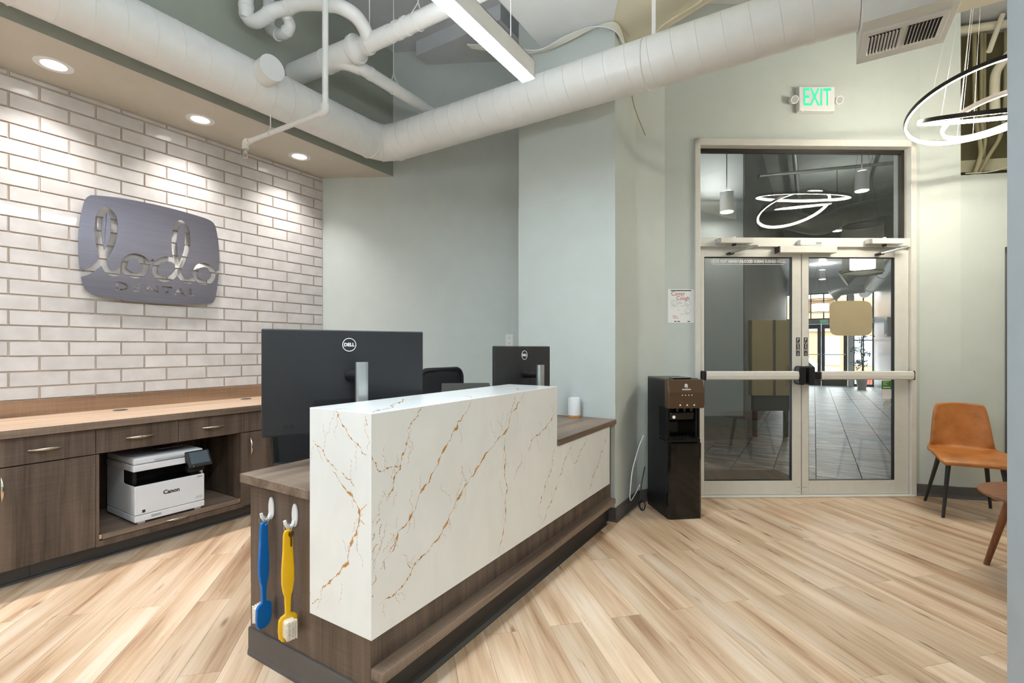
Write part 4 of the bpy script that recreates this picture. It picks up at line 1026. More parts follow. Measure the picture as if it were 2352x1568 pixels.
# exit sign
t = thing('exit_sign', 'white EXIT sign with green letters and two lamp heads above the doors', 'exit sign', (*dpt(1.0, 0), 3.421), DR)
MB().box(-.155, .155, -.055, 0, -.104, .104).obj('sign_box', 'white_plastic', t, bev=.005)
text('letters', 'EXIT', .215, 'exit_green', t, (.0, -.0562, .006), (R(90), 0, 0), .001, .56, bold=.001)
for s_ in (-1, 1):
    o = MB().tube([(s_ * .155, -.03, 0), (s_ * .19, -.03, 0)], .012, 10).obj('lamp_arm', 'white_plastic', t)
    o = MB().tube([(s_ * .195 - .0, -.005, .005), (s_ * .195, -.06, -.012)], [.026, .034], 20).obj('lamp_head', 'white_plastic', t, smooth=True)
    MB().tube([(s_ * .195, -.0602, -.012), (s_ * .195, -.0612, -.0123)], .027, 20).obj('lamp_lens', 'ink_grey', o)
MB().box(-.118, -.112, -.045, -.039, -.107, -.104).obj('status_light', 'led_red', t)

# poster
t = thing('notice_poster', 'white Cover Your Cough notice taped beside the entrance doors', 'poster', (*dpt(-.156, 0), 1.647), DR)
MB().box(-.113, .113, -.002, 0, -.145, .145).obj('sheet', 'paper', t)
def pt(body, size, mat, x, z, sx=1, rot=0): text('print', body, size, mat, t, (x, -.0024, z), (R(90), 0, 0), .0002, sx)
MB().box(-.088, .088, -.0026, -.002, .128, .136).obj('title_bar', 'ink_black', t)
pt('Cover', .052, 'ink_red', -.025, .105, .92); pt('Your', .016, 'ink_grey', .015, .083); pt('Cough', .048, 'ink_red', .018, .066, .92)
pt('Clean', .018, 'ink_red', -.055, -.087); pt('Hands', .018, 'ink_red', -.045, -.103)
def outline(pts, wd=.0012):
    MB().tube([(x, -.0025, z) for x, z in pts], wd, 5, closed=True).obj('line_drawing', 'ink_grey', t)
for cx, cz, rr_ in ((-.055, .022, .024), (.06, .025, .021), (.06, -.045, .022)):
    outline([(cx + rr_ * math.cos(2 * PI * i / 20), cz + rr_ * math.sin(2 * PI * i / 20)) for i in range(20)])
    outline([(cx - .004 + .01 * math.cos(2 * PI * i / 12), cz - .016 + .012 * math.sin(2 * PI * i / 12)) for i in range(12)], .001)
    outline([(cx - rr_ - .007, cz - rr_ - .014), (cx + rr_ + .007, cz - rr_ - .014), (cx + rr_ + .007, cz + rr_ + .006), (cx - rr_ - .007, cz + rr_ + .006)], .0005)
for x, z, wd in ((-.005, .03, .03), (-.005, .022, .026), (.015, .0, .03), (.012, -.07, .03), (-.02, -.035, .02)): MB().box(x - wd / 2, x + wd / 2, -.0025, -.002, z - .0015, z + .0015).obj('small_print', 'ink_grey', t)
for x, wd in ((-.048, .018), (-.02, .02), (.068, .022)): MB().box(x - wd / 2, x + wd / 2, -.0026, -.002, -.137, -.130).obj('footer_logo', 'ink_black', t)

# ------------------------------------------------------------------ water cooler
CRZ = R(39)
t = thing('water_cooler', 'tall black bottom-loading water dispenser with bronze control panel beside the doors', 'water cooler', (-.924, 3.685, 0), CRZ)
CW, CD = .266, .385
MB().box(0, .012, .03, CD, .02, 1.04).obj('side_panel', 'black_plastic', t, bev=.003)
MB().box(CW - .012, CW, .03, CD, .02, 1.04).obj('side_panel', 'black_plastic', t, bev=.003)
MB().box(.012, CW - .012, CD - .012, CD, .02, 1.04).obj('rear_panel', 'black_plastic', t)
MB().prism([(.0, .052), (.0, .30), (.0, CD), (CW, CD), (CW, .052)], 1.035, 1.053).obj('top_cover', 'rubber_base', t, bev=.005)
MB().box(.06, .20, .04, .12, 1.05, 1.058).obj('top_display', 'gloss_black', t, bev=.002)
pn = MB().prism([(-.012, .832), (.03, .832), (.05, .84), (.05, 1.045), (.0, 1.048), (-.022, .95)], -.006, CW + .012, 'x').obj('control_panel', 'panel_bronze', t, bev=.006, seg=3)
TZ = (R(94), 0, 0)
text('logo', 'a', .06, 'ink_white', pn, (.135, -.0135, 1.005), TZ, .0006, 1, bold=.002)
text('logo_name', 'avalon', .024, 'ink_white', pn, (.135, -.0175, .975), TZ, .0006, 1.1, bold=.0006)
for x in (.10, .125, .15, .175): MB().box(x - .003, x + .003, -.0228, -.016, .928, .936).obj('indicator', 'ink_white', pn)
for x in (.085, .14, .195): MB().lathe([(.005, 0), (.006, .006), (.0, .014)], 10, (x, -.019, .852)).obj('tap_symbol', 'ink_white', pn)
m = MB().box(.012, CW - .03, .155, .165, .60, .832)
m.obj('alcove_back', 'gloss_black', t); MB().box(.0, .016, .012, .16, .60, .832).box(CW - .046, CW - .03, .012, .16, .60, .832).obj('alcove_side', 'gloss_black', t)
MB().prism([(.012, .80), (.155, .80), (.155, .74), (.06, .72), (.02, .745)], .02, CW - .05, 'x').obj('spout_housing', 'gloss_black', t, bev=.01)
for x in (.08, .135, .19): MB().tube([(x, .02, .835), (x, .018, .805)], [.012, .009], 10).obj('spout', 'dark_metal', t)
MB().tube([(.05, .0105, .765), (.05, .013, .765)], .012, 16).obj('round_sticker', 'paper', t)
MB().prism([(.0, .0), (CW - .012, -.0), (CW - .012, .16), (.0, .16)], .575, .60).obj('drip_tray', 'gloss_black', t, bev=.004)
for i in range(9): MB().box(.02 + i * .027, .034 + i * .027, .01, .14, .600, .604).obj('grille_slat', 'dark_metal', t)
MB().prism([(.0, .012), (.02, -.004), (.06, -.012), (CW - .06, -.012), (CW - .02, -.004), (CW, .012), (CW, .03), (.0, .03)], .035, .570).obj('bottle_door', 'gloss_black', t, bev=.003)
MB().prism([(.0, .016), (.02, .002), (CW - .02, .002), (CW, .016), (CW, CD), (.0, CD)], .0, .033).obj('plinth', 'black_plastic', t, bev=.004)
MB().box(.012, CW - .012, .03, .04, .033, .58).obj('inner_front', 'black_plastic', t)
def cable(name, pts, r_, mat, label):
    sp = []; q = [Vector(p) for p in pts]
    for i in range(len(q) - 1):
        p0, p1, p2, p3 = q[max(i - 1, 0)], q[i], q[i + 1], q[min(i + 2, len(q) - 1)]
        for k in range(8):
            a = k / 8; sp.append(.5 * ((2 * p1) + (p2 - p0) * a + (2 * p0 - 5 * p1 + 4 * p2 - p3) * a ** 2 + (3 * p1 - p0 - 3 * p2 + p3) * a ** 3))
    sp.append(q[-1]); o = MB().tube([tuple(p) for p in sp], r_, 8).obj(name, mat, smooth=True); tag(o, label, 'cable'); return o
cable('water_line', [(-1.20, 3.985, .56), (-1.212, 3.90, .48), (-1.216, 3.80, .38), (-1.218, 3.734, .287), (-1.218, 3.69, .14), (-1.218, 3.712, .09), (-1.214, 3.80, .116), (-1.205, 3.90, .172)], .0045, 'white_plastic', 'looped white water tube beside the black water cooler')
cable('power_cord', [(-1.19, 3.99, .30), (-1.195, 3.93, .20), (-1.19, 3.87, .09), (-1.175, 3.81, .012), (-1.14, 3.78, .010), (-1.13, 3.795, .05), (-1.16, 3.82, .075), (-1.19, 3.83, .035), (-1.165, 3.79, .012), (-1.15, 3.80, .022)], .005, 'black_plastic', 'coiled black power cord on the floor behind the water cooler')

# ------------------------------------------------------------------ seating
t = thing('lounge_chair', 'tan leather shell chair with splayed black legs beside the entrance', 'chair', (1.01, 5.085, 0), R(4))
prof = [(-.285, .405, .205), (-.27, .428, .225), (-.21, .446, .24), (-.10, .446, .245), (.02, .440, .24), (.10, .444, .228), (.145, .465, .212), (.168, .51, .202), (.182, .58, .196), (.196, .68, .186), (.21, .78, .172), (.216, .825, .158), (.218, .838, .140)]
m = MB(); nx = 14
for (y, z, hw) in prof:
    for i in range(nx + 1):
        a = -1 + 2 * i / nx; e = abs(a) ** 3
        if z < .47: m.v.append((a * hw, y, z + .018 * e * (1 if y > -.2 else -.3)))
        else: m.v.append((a * hw, y - .045 * a * a, z))
k = nx + 1
for j in range(len(prof) - 1):
    for i in range(nx): m.f.append((j * k + i, j * k + i + 1, (j + 1) * k + i + 1, (j + 1) * k + i)); m.m.append(0)
o = m.obj('shell', 'tan_leather', t, smooth=True); o.data.polygons.foreach_set('use_smooth', [True] * len(o.data.polygons))
sd = o.modifiers.new('solid', 'SOLIDIFY'); sd.thickness = .032; sd.offset = -1; sb = o.modifiers.new('sub', 'SUBSURF'); sb.levels = 2; sb.render_levels = 2
for sx_ in (-1, 1):
    st = MB().tube([(sx_ * .135, -.255, .443), (sx_ * .15, -.10, .452), (sx_ * .16, .05, .447), (sx_ * .165, .12, .458)], .0016, 6).obj('seam', 'tan_leather', o)
MB().tube([(-.19, .135, .462), (-.1, .158, .468), (0, .165, .470), (.1, .158, .468), (.19, .135, .462)], .002, 6).obj('seam', 'tan_leather', o)
for (x, y, fx, fy) in ((-.15, -.17, -.20, -.235), (.15, -.17, .20, -.235), (-.14, .10, -.205, .225), (.14, .10, .205, .225)):
    MB().tube([(x, y, .425), (fx, fy, 0.0)], [.017, .0105], 12).obj('leg', 'chair_leg', t, smooth=True)
MB().box(-.16, .16, -.19, .12, .405, .422).obj('seat_support', 'chair_leg', t, bev=.004)

t = thing('side_table', 'round walnut coffee table with splayed legs at the right edge', 'table', (1.13, 3.76, 0))
TR_ = .335
MB().lathe([(.2, .452), (TR_ - .02, .456), (TR_ - .003, .466), (TR_, .472), (TR_ - .004, .477), (.001, .478)], 56).obj('tabletop', 'walnut', t, smooth=True)
for (fx, fy, tx, ty) in ((-.265, .164, -.17, .10), (-.225, -.13, -.15, -.09), (.265, .164, .17, .10), (.225, -.15, .15, -.09)):
    MB().tube([(tx, ty, .457), (fx, fy, 0)], [.021, .014], 14).obj('leg', 'walnut_leg', t, smooth=True)
# ------------------------------------------------------------------ ducts and pipes overhead
RD = .156; ZD = 3.14; XD = -3.36; YD = 3.16
du = thing('spiral_duct', 'large white round spiral duct turning the corner below the ceiling', 'duct')
path = [(XD, -2.45, ZD), (XD, YD - .12, ZD), (XD + .04, YD - .05, ZD), (XD + .10, YD - .0, ZD), (XD + .2, YD + .0, ZD), (.22, YD, ZD)]
path = [(XD, -2.45, ZD), (XD, YD - .16, ZD), (XD + .047, YD - .047, ZD), (XD + .16, YD, ZD), (.203, YD, ZD)]
MB().tube(path, RD, 40).obj('duct_body', 'pipe_white', du, smooth=True)
def ring_mesh(r_, wd): return MB().tube([(r_ * math.cos(2 * PI * i / 40), 0, r_ * math.sin(2 * PI * i / 40)) for i in range(40)], wd, 5, closed=True).mesh('seam', ['pipe_white'], True)
sm = ring_mesh(RD, .0022); big = ring_mesh(RD + .001, .0045)
for i in range(34):
    o = link('seam', sm, du); o.location = (XD, -1.9 + i * .145, ZD); o.rotation_euler = (R(8), 0, 0)
for i in range(22):
    o = link('seam', sm, du); o.location = (XD + .30 + i * .145, YD, ZD); o.rotation_euler = (R(8), 0, R(-90))
for (x, y, rz) in ((XD, YD - .16, 0), (XD + .047, YD - .047, -45), (XD + .16, YD, -90), (-.93, YD, -90), (XD, .72, 0)):
    o = link('joint_band', big, du); o.location = (x, y, ZD); o.rotation_euler = (0, 0, R(rz))
MB().tube([(XD + .08, 1.93, ZD + .025), (XD + .265, 1.915, ZD + .03)], .085, 32).obj('capped_branch', 'pipe_white', du, smooth=True)
for (x, y, zt) in ((-.885, YD, 3.705), (XD, .9, 4.26)):
    MB().box(x - .012, x + .012, y - .004, y + .004, ZD + RD - .01, zt).obj('hanger_strap', 'pipe_white', du)
pb = thing('supply_register', 'white duct box with slotted air register at the right end of the duct', 'air vent')
MB().box(.205, .585, 2.98, 3.40, 2.905, 3.36).obj('plenum_box', 'pipe_white', pb, bev=.002)
MB().box(.215, .556, 3.07, 3.32, 2.893, 2.906).obj('register_frame', 'white_plastic', pb, bev=.003)
MB().box(.238, .372, 3.105, 3.285, 2.890, 2.8935).box(.398, .532, 3.105, 3.285, 2.890, 2.8935).obj('register_throat', 'ink_black', pb)
for k in range(2):
    for i in range(10):
        x = .240 + k * .160 + i * .0145
        o = MB().box(-.001, .001, -.09, .09, -.007, .004).obj('louvre', 'white_plastic', pb); o.location = (x, 3.195, 2.888); o.rotation_euler = (0, R(28 if k else -38), 0)
MB().box(.585, 1.6, 3.05, 3.36, 3.02, 3.30).obj('duct_extension', 'slab_cream', pb)

def collar(m, p, d, r_, L=.05):
    d = Vector(d).normalized(); p = Vector(p); m.tube([tuple(p - d * L / 2), tuple(p + d * L / 2)], r_, 24)
dp = thing('drain_pipe', 'thick white drain pipe with branches crossing above the duct', 'pipe')
MB().tube([(-.4, 2.42, 3.46), (-2.55, 2.42, 3.475)], .056, 24).obj('main_run', 'pipe_white', dp, smooth=True)
MB().tube([(-2.50, 2.42, 3.475), (-2.80, 2.42, 3.48), (-2.84, 2.42, 3.48), (-3.62, 2.42, 3.52)], [.06, .062, .085, .085], 28).obj('reducer_run', 'pipe_white', dp, smooth=True)
for (x, r_) in ((-2.36, .062), (-2.44, .062), (-2.74, .070), (-3.14, .091), (-3.20, .091)):
    m = MB(); collar(m, (x, 2.42, 3.475 if x > -2.9 else 3.497), (1, 0, 0), r_, .028); m.obj('collar', 'pipe_white', dp, smooth=True)
m = MB(); collar(m, (-2.86, 2.42, 3.482), (1, 0, 0), .10, .03); m.obj('flange', 'pipe_white', dp, smooth=True)
def spline(p, n=6):
    q = [Vector(a) for a in p]; out = []
    for i in range(len(q) - 1):
        p0, p1, p2, p3 = q[max(i - 1, 0)], q[i], q[i + 1], q[min(i + 2, len(q) - 1)]
        for k in range(n):
            t_ = k / n; out.append(tuple(.5 * ((2 * p1) + (p2 - p0) * t_ + (2 * p0 - 5 * p1 + 4 * p2 - p3) * t_ ** 2 + (3 * p1 - p0 - 3 * p2 + p3) * t_ ** 3)))
    return out + [tuple(q[-1])]
UA = [(-3.391, 1.903, 4.25), (-3.391, 1.903, 3.686), (-3.404, 1.913, 3.647), (-3.397, 1.935, 3.612), (-3.355, 1.957, 3.599), (-3.303, 1.978, 3.618), (-3.243, 2.01, 3.659)]
AA = [(-3.152, 2.07, 3.69), (-3.066, 2.093, 3.697), (-2.901, 2.139, 3.666), (-2.764, 2.185, 3.621), (-2.688, 2.254, 3.577), (-2.685, 2.33, 3.54), (-2.70, 2.38, 3.50), (-2.76, 2.42, 3.475)]
MB().tube(spline(UA + AA), .047, 20).obj('upper_branch', 'pipe_white', dp, smooth=True)
TRP = [(-3.20, 2.05, 3.70), (-3.222, 2.116, 3.646), (-3.209, 2.116, 3.60), (-3.259, 2.116, 3.572), (-3.335, 2.116, 3.587), (-3.426, 2.116, 3.65), (-3.466, 2.116, 3.73), (-3.47, 2.116, 4.25)]
MB().tube(spline(TRP), .038, 18).obj('trap_bend', 'pipe_white', dp, smooth=True)
for (p, d, r_) in ((UA[1], (0, 0, 1), .051), ((-3.27, 1.995, 3.64), (.06, .03, .04), .051), ((-3.15, 2.07, 3.69), (.1, .03, .01), .051), ((-2.83, 2.16, 3.645), (.13, .045, -.04), .051), ((-3.24, 2.116, 3.58), (.05, 0, .03), .042), ((-3.35, 2.116, 3.59), (.09, 0, -.06), .042)):
    m = MB(); collar(m, p, d, r_, .022); m.obj('collar', 'pipe_white', dp, smooth=True)
MB().tube(spline([(-3.10, 2.42, 3.45), (-3.0, 2.44, 3.43), (-2.95, 2.53, 3.42), (-2.935, 2.66, 3.42), (-2.92, 4.0, 3.40)]), .047, 20).obj('side_branch', 'pipe_white', dp, smooth=True)
m = MB(); collar(m, (-2.935, 2.62, 3.42), (0, 1, 0), .051, .03); m.obj('collar', 'pipe_white', dp, smooth=True)
for (x, y, z, r_) in ((-2.25, 2.42, 3.473, .062), (-2.72, 2.42, 3.478, .066), (-2.93, 2.86, 3.42, .052)):
    MB().tube([(x, y, z + r_ + .06), (x, y, CZ)], .004, 8).obj('hanger_rod', 'pipe_white', dp)
    ax = (lambda a: (x, y + r_ * math.cos(a), z + r_ * math.sin(a))) if y == 2.42 else (lambda a: (x + r_ * math.cos(a), y, z + r_ * math.sin(a)))
    lp = [ax(R(-200 + 220 * i / 18)) for i in range(19)]; top = (x, y, z + r_ + .06)
    MB().tube([top] + lp + [top], .0035, 6).obj('hanger_loop', 'pipe_white', dp)
sp = thing('sprinkler_pipe', 'thin white sprinkler pipe dropping in front of the duct to a sprinkler head', 'pipe')
MB().tube([(-2.756, 2.075, CZ), (-2.756, 2.075, 2.87)], .0195, 16).obj('drop_pipe', 'pipe_white', sp, smooth=True)
MB().tube(spline([(-2.756, 2.075, 2.90), (-2.76, 2.075, 2.855), (-2.80, 2.075, 2.85)]), .027, 16).obj('elbow', 'pipe_white', sp, smooth=True)
MB().tube([(-2.78, 2.075, 2.85), (-3.66, 2.06, 2.85)], .0175, 16).obj('arm_pipe', 'pipe_white', sp, smooth=True)
MB().tube(spline([(-3.62, 2.06, 2.85), (-3.672, 2.06, 2.85), (-3.68, 2.06, 2.80)]), .024, 16).obj('elbow', 'pipe_white', sp, smooth=True)
MB().lathe([(.012, 0), (.014, .02), (.010, .03)], 12, (-3.68, 2.06, 2.775)).obj('head_collar', 'nickel', sp)
MB().tube([(-3.68, 2.048, 2.778), (-3.68, 2.043, 2.755), (-3.68, 2.052, 2.735), (-3.68, 2.068, 2.735), (-3.68, 2.077, 2.755), (-3.68, 2.072, 2.778)], .0028, 6).obj('head_frame', 'nickel', sp)
MB().lathe([(.014, 0), (.014, .002)], 12, (-3.68, 2.06, 2.731)).obj('deflector', 'nickel', sp)
MB().tube([(-3.36, 2.064, 2.87), (-3.36, 2.064, 2.983)], .004, 8).obj('hanger_rod', 'pipe_white', sp)
MB().tube([(-3.36, 2.064 + .021 * math.cos(2 * PI * i / 16), 2.85 + .021 * math.sin(2 * PI * i / 16)) for i in range(16)], .003, 6, closed=True).obj('hanger_loop', 'pipe_white', sp)
# loose cable bundles along the ceiling slab edge
cb = thing('cable_bundle', 'loose cream cable bundle draped along the top of the column', 'cables')
for i in range(6):
    j = i * .012
    pts = [(-2.5, 3.35 - j, 3.86), (-2.1, 3.38 - j, 3.70 + j * .4), (-1.85, 3.42 - j, 3.655 - j * .3), (-1.62, 3.42 - j * .6, 3.665 + j * .3), (-1.42, 3.42 - j * .4, 3.69), (-1.26 + j * .1, 3.425, 3.685 - j), (-1.225, 3.52 + j, 3.64 - j), (-1.215, 3.66 + j, 3.45), (-1.22, 3.72, 3.32 - j)]
    MB().tube(spline(pts), .0055, 6).obj('cable', 'slab_white' if i % 2 else 'slab_cream', cb, smooth=True)
cable('loose_cable', [(-1.22, 3.72, 3.34), (-1.225, 3.82, 3.22), (-1.19, 4.0, 3.05)], .005, 'conduit_sage', 'cut cable end poking below the duct beside the column')
cb = thing('cable_bundle', 'cream cable bundle rising behind the duct toward the top right', 'cables')
for i in range(7):
    j = i * .012
    pts = [(-1.08, 3.80, 3.50), (-1.05 + j * .2, 3.76 - j, 3.62), (-.95, 3.67 - j, 3.672 - j * .4), (-.72, 3.58 - j, 3.672 - j * .4), (-.45, 3.47 - j, 3.675 - j * .3), (.1, 3.25 - j, 3.68)]
    MB().tube(spline(pts), .0055, 6).obj('cable', 'slab_cream', cb, smooth=True)
# conduits in the shaft, each its own pipe
def cond(pts, r_, label, mat='conduit_sage', cat='conduit', grp='conduits in the wall shaft'):
    o = MB().tube(spline([(*bpt(s_, d_), z) for s_, d_, z in pts]), r_, 14).obj('conduit', mat, smooth=True); tag(o, label, cat, grp)
cond([(.284, .5, 4.25), (.284, .5, 3.2), (.285, .5, 2.78)], .012, 'leftmost thin conduit running straight down the wall shaft')
cond([(.39, .45, 4.25), (.382, .43, 3.5), (.375, .36, 3.15), (.33, .29, 2.99), (.25, .26, 2.78)], .017, 'conduit curving left at the bottom of the shaft, second from left')
cond([(.45, .45, 4.2), (.446, .45, 3.4), (.44, .40, 3.18), (.37, .35, 3.0), (.27, .32, 2.78)], .015, 'conduit curving left at the bottom of the shaft, third from left')
cond([(.478, .46, 4.2), (.478, .47, 3.4), (.475, .46, 3.20), (.40, .43, 3.0), (.30, .41, 2.78)], .014, 'conduit curving left at the bottom of the shaft, fourth from left')
cond([(.525, .54, 4.2), (.525, .54, 3.5), (.525, .54, 3.06)], .013, 'straight conduit in the middle of the wall shaft')
cond([(.62, .42, 4.2), (.61, .42, 3.5), (.56, .40, 3.22), (.46, .38, 3.04), (.33, .36, 2.80)], .016, 'conduit sweeping far left under the shaft ledge')
cond([(.70, .5, 4.25), (.70, .5, 2.78)], .014, 'straight conduit at the right of the wall shaft')
cond([(.02, .30, 4.15), (.8, .30, 4.19)], .036, 'horizontal painted pipe crossing the top of the shaft', 'slab_cream', 'pipe', None)
cond([(.75, .25, 4.10), (.60, .30, 3.95), (.515, .33, 3.83), (.485, .35, 3.72), (.485, .35, 3.40)], .036, 'cream elbow pipe hanging in the wall shaft', 'slab_cream', 'pipe', None)
cond([(.30, .14, 3.86), (.38, .17, 4.06), (.44, .2, 4.2)], .02, 'slanting cream conduit at the top of the shaft', 'slab_cream', 'conduit', None)
cond([(.16, .2, 2.83), (.4, .22, 2.845), (.75, .25, 2.95)], .006, 'thin cable sagging across the bottom of the shaft', 'slab_cream', 'cable', None)

# ------------------------------------------------------------------ lobby beyond the glass
lf_ = thing('floor_lobby', None, None, kind='structure')
MB().prism([dpt(-1.6, .2), dpt(2.1, .2), (1.9, 6.2), (1.9, 20.2), (-3.2, 20.2), (-3.2, 4.9)], -.06, -.006).obj('lobby_slab', 'slate_joint', lf_)
SW, SL = .385, .77
sme = MB().box(0, SW - .008, 0, SL - .008, -.006, 0).mesh('slate_tile', ['slate'])
rest = MB(); cnt = 0
for ix in range(-9, 5):
    for iy in range(0, 21):
        x = .02 + ix * SW; y = 4.2 + iy * SL + (SL / 2 if ix % 2 else 0); q_ = [(x, y), (x + SW - .008, y), (x + SW - .008, y + SL - .008), (x, y + SL - .008)]
        c = clip(q_, *dpt(0, .12), -math.sin(DR), math.cos(DR)); c = clip(c, 1.68, 0, -1, 0) if c else c
        if len(c) < 3: continue
        fullq = len(c) == 4 and abs(sum(c[i][0] * c[(i + 1) % 4][1] - c[(i + 1) % 4][0] * c[i][1] for i in range(4))) > 2 * (SW - .009) * (SL - .009)
        if y < 13 and x > -1.6 and cnt < 300:
            cnt += 1
            if fullq: o = link('slate_tile', sme, lf_); o.location = (x, y, 0)
            else: o = MB().prism([(a - x, b - y) for a, b in c], -.006, 0).obj('slate_tile', 'slate', lf_); o.location = (x, y, 0)
        else: rest.prism(c, -.006, 0)
tag(rest.obj('slate_field', 'slate', lf_), kind='stuff')
struct('ceiling_lobby', MB().prism([dpt(-1.6, .2), dpt(2.1, .2), (1.9, 6.2), (1.9, 20.2), (-3.2, 20.2), (-3.2, 4.9)], 5.0, 5.1), 'lobby_ceiling')
struct('wall_lobby_right', MB().box(1.68, 1.85, 5.75, 20.1, 0, 5.1), 'lobby_white')
PX, PY = -.852, 7.541; pd = (math.cos(DR), math.sin(DR))
ll = thing('wall_lobby_left', None, None, kind='structure')
MB().prism([(PX, PY), (PX, 20.1), (-3.2, 20.1), (PX - 2.6 * pd[0], PY - 2.6 * pd[1])], 0, 5.1).obj('wall_body', 'lobby_grey', ll)
MB().prism([(PX + .002, PY + .02), (PX + .012, PY + .02), (PX + .012, 20.0), (PX + .002, 20.0)], 0, 5.0).obj('shade_sheet', 'lobby_dark', ll)  # dark sheet standing in for shade on the wall's side face
pn_ = (pd[1], -pd[0])
MB().prism([(PX + pn_[0] * .02 + .01, PY + pn_[1] * .02), (PX - 2.4 * pd[0] + pn_[0] * .02, PY - 2.4 * pd[1] + pn_[1] * .02), (PX - 2.4 * pd[0], PY - 2.4 * pd[1]), (PX + .01, PY)], 0, .33).obj('dark_base', 'lobby_dark', ll)
struct('wall_lobby_end', MB().prism([(-1.75, 4.55), (-3.1, 5.9), (-3.2, 5.8), (-1.85, 4.45)], 0, 5.1), 'lobby_grey')
# far street wall with glazing
fw = thing('wall_street', None, None, kind='structure')
MB().box(-.84, 1.68, 20.0, 20.2, 3.2, 5.1).obj('wall_head', 'lobby_white', fw)
MB().box(.97, 1.13, 19.95, 20.2, 0, 3.2).obj('pilaster', 'lobby_white', fw)
MB().box(-.84, 1.68, 20.0, 20.2, 2.13, 2.29).obj('spandrel', 'lobby_grey', fw)
wn = thing('window_2', None, None, kind='structure')
m = MB()
for x in (-.84, -.1, .28, .66, .955, 1.13, 1.40, 1.66): m.box(x - .018, x + .018, 20.03, 20.09, 2.29, 3.2)
m.box(-.84, 1.68, 20.03, 20.09, 2.29, 2.33).box(-.84, 1.68, 20.03, 20.09, 3.17, 3.2).box(1.13, 1.68, 20.03, 20.09, 0, .08).box(1.13, 1.68, 20.03, 20.09, 1.54, 1.57)
for x in (1.14, 1.40, 1.66): m.box(x - .018, x + .018, 20.03, 20.09, 0, 2.13)
m.obj('mullion_frame', 'ink_black', wn)
for a, b in ((-.82, -.1), (-.1, .28), (.28, .66), (.66, .95), (1.15, 1.40), (1.40, 1.65)): MB().box(a, b, 20.055, 20.06, 2.33, 3.17).obj('pane', 'glass_clear', wn)
d3 = thing('door_3', None, None, kind='structure')
for (a, b) in ((-.60, .205), (.215, .96)):
    o = MB().box(a, a + .10, 20.02, 20.07, 0, 2.12).box(b - .11, b, 20.02, 20.07, 0, 2.12).box(a, b, 20.02, 20.07, 1.97, 2.12).box(a, b, 20.02, 20.07, 0, .25).obj('door_leaf', 'ink_black', d3)
    MB().box(a + .1, b - .11, 20.04, 20.046, .25, 1.97).obj('pane', 'glass_clear', o)
    MB().tube([(a + .05, 19.96, 1.07), (b - .05, 19.96, 1.07)], .014, 10).obj('push_bar', 'aluminium', o)
t = thing('exit_sign', 'small EXIT sign over the far street doors', 'exit sign', (.285, 19.99, 2.205))
MB().box(-.12, .12, -.03, 0, -.075, .075).obj('sign_box', 'white_plastic', t, bev=.004)
text('letters', 'EXIT', .12, 'exit_green', t, (0, -.0312, 0), (R(90), 0, 0), .001, .85)
# drum pendants
def drum(x, y, z0, z1, r_, label):
    t = thing('drum_pendant', label, 'pendant light', (x, y, z0), 0, 'drum pendants in the lobby'); h = z1 - z0
    m = MB().lathe([(r_, 0), (r_, h)], 36, caps=False); m.obj('mesh_shade', 'drum_mesh', t, smooth=True)
    for z in (0, h): MB().tube([(r_ * math.cos(2 * PI * i / 36), r_ * math.sin(2 * PI * i / 36), z) for i in range(36)], .008, 6, closed=True).obj('rim', 'dark_metal', t)
    MB().lathe([(r_ * .62, h * .08), (r_ * .62, h * .66)], 32).obj('inner_diffuser', 'drum_glow', t, smooth=True)
    for k in range(3):
        a = 2 * PI * k / 3 + .4; MB().tube([(r_ * .9 * math.cos(a), r_ * .9 * math.sin(a), h), (0, 0, (3.75 if y > 14.5 else 4.98) - z0)], .002, 5).obj('suspension_wire', 'dark_metal', t)
drum(.66, 9.6, 2.50, 3.25, .275, 'large dark mesh drum pendant hanging behind the right glass door')
drum(.13, 14.6, 2.20, 2.52, .30, 'small glowing drum pendant farther down the lobby')
def cyl_pendant(x, y, z, label):
    t = thing('cylinder_pendant', label, 'pendant light', (x, y, z), 0, 'cylinder pendants in the lobby')
    MB().lathe([(.085, 0), (.085, .262), (.02, .262)], 28).obj('housing', 'white_plastic', t, smooth=True)
    MB().lathe([(.001, -.004), (.078, -.004)], 28, caps=False).obj('lens', 'led_lobby', t)
    MB().lathe([(.03, .268), (.07, .268)], 28, caps=False).obj('uplight_lens', 'led_lobby_fill_up', t)  # top glow added only to lighten the ceiling above
    MB().tube([(0, 0, .26), (0, 0, (3.75 if y > 14.5 else 4.98) - z)], .006, 8).obj('stem', 'dark_metal', t)
cyl_pendant(.57, 8.4, 3.50, 'white cylinder pendant seen through the right of the transom')
cyl_pendant(-.99, 7.0, 3.10, 'white cylinder pendant seen through the left of the transom')
for i, (x, y) in enumerate(((.4, 12.0), (.2, 16.8), (-1.6, 6.0))): cyl_pendant(x, y, 3.7 if y < 14 else 3.30, ('white cylinder pendant midway along the lobby', 'white cylinder pendant near the street doors', 'white cylinder pendant at the lobby side')[i])
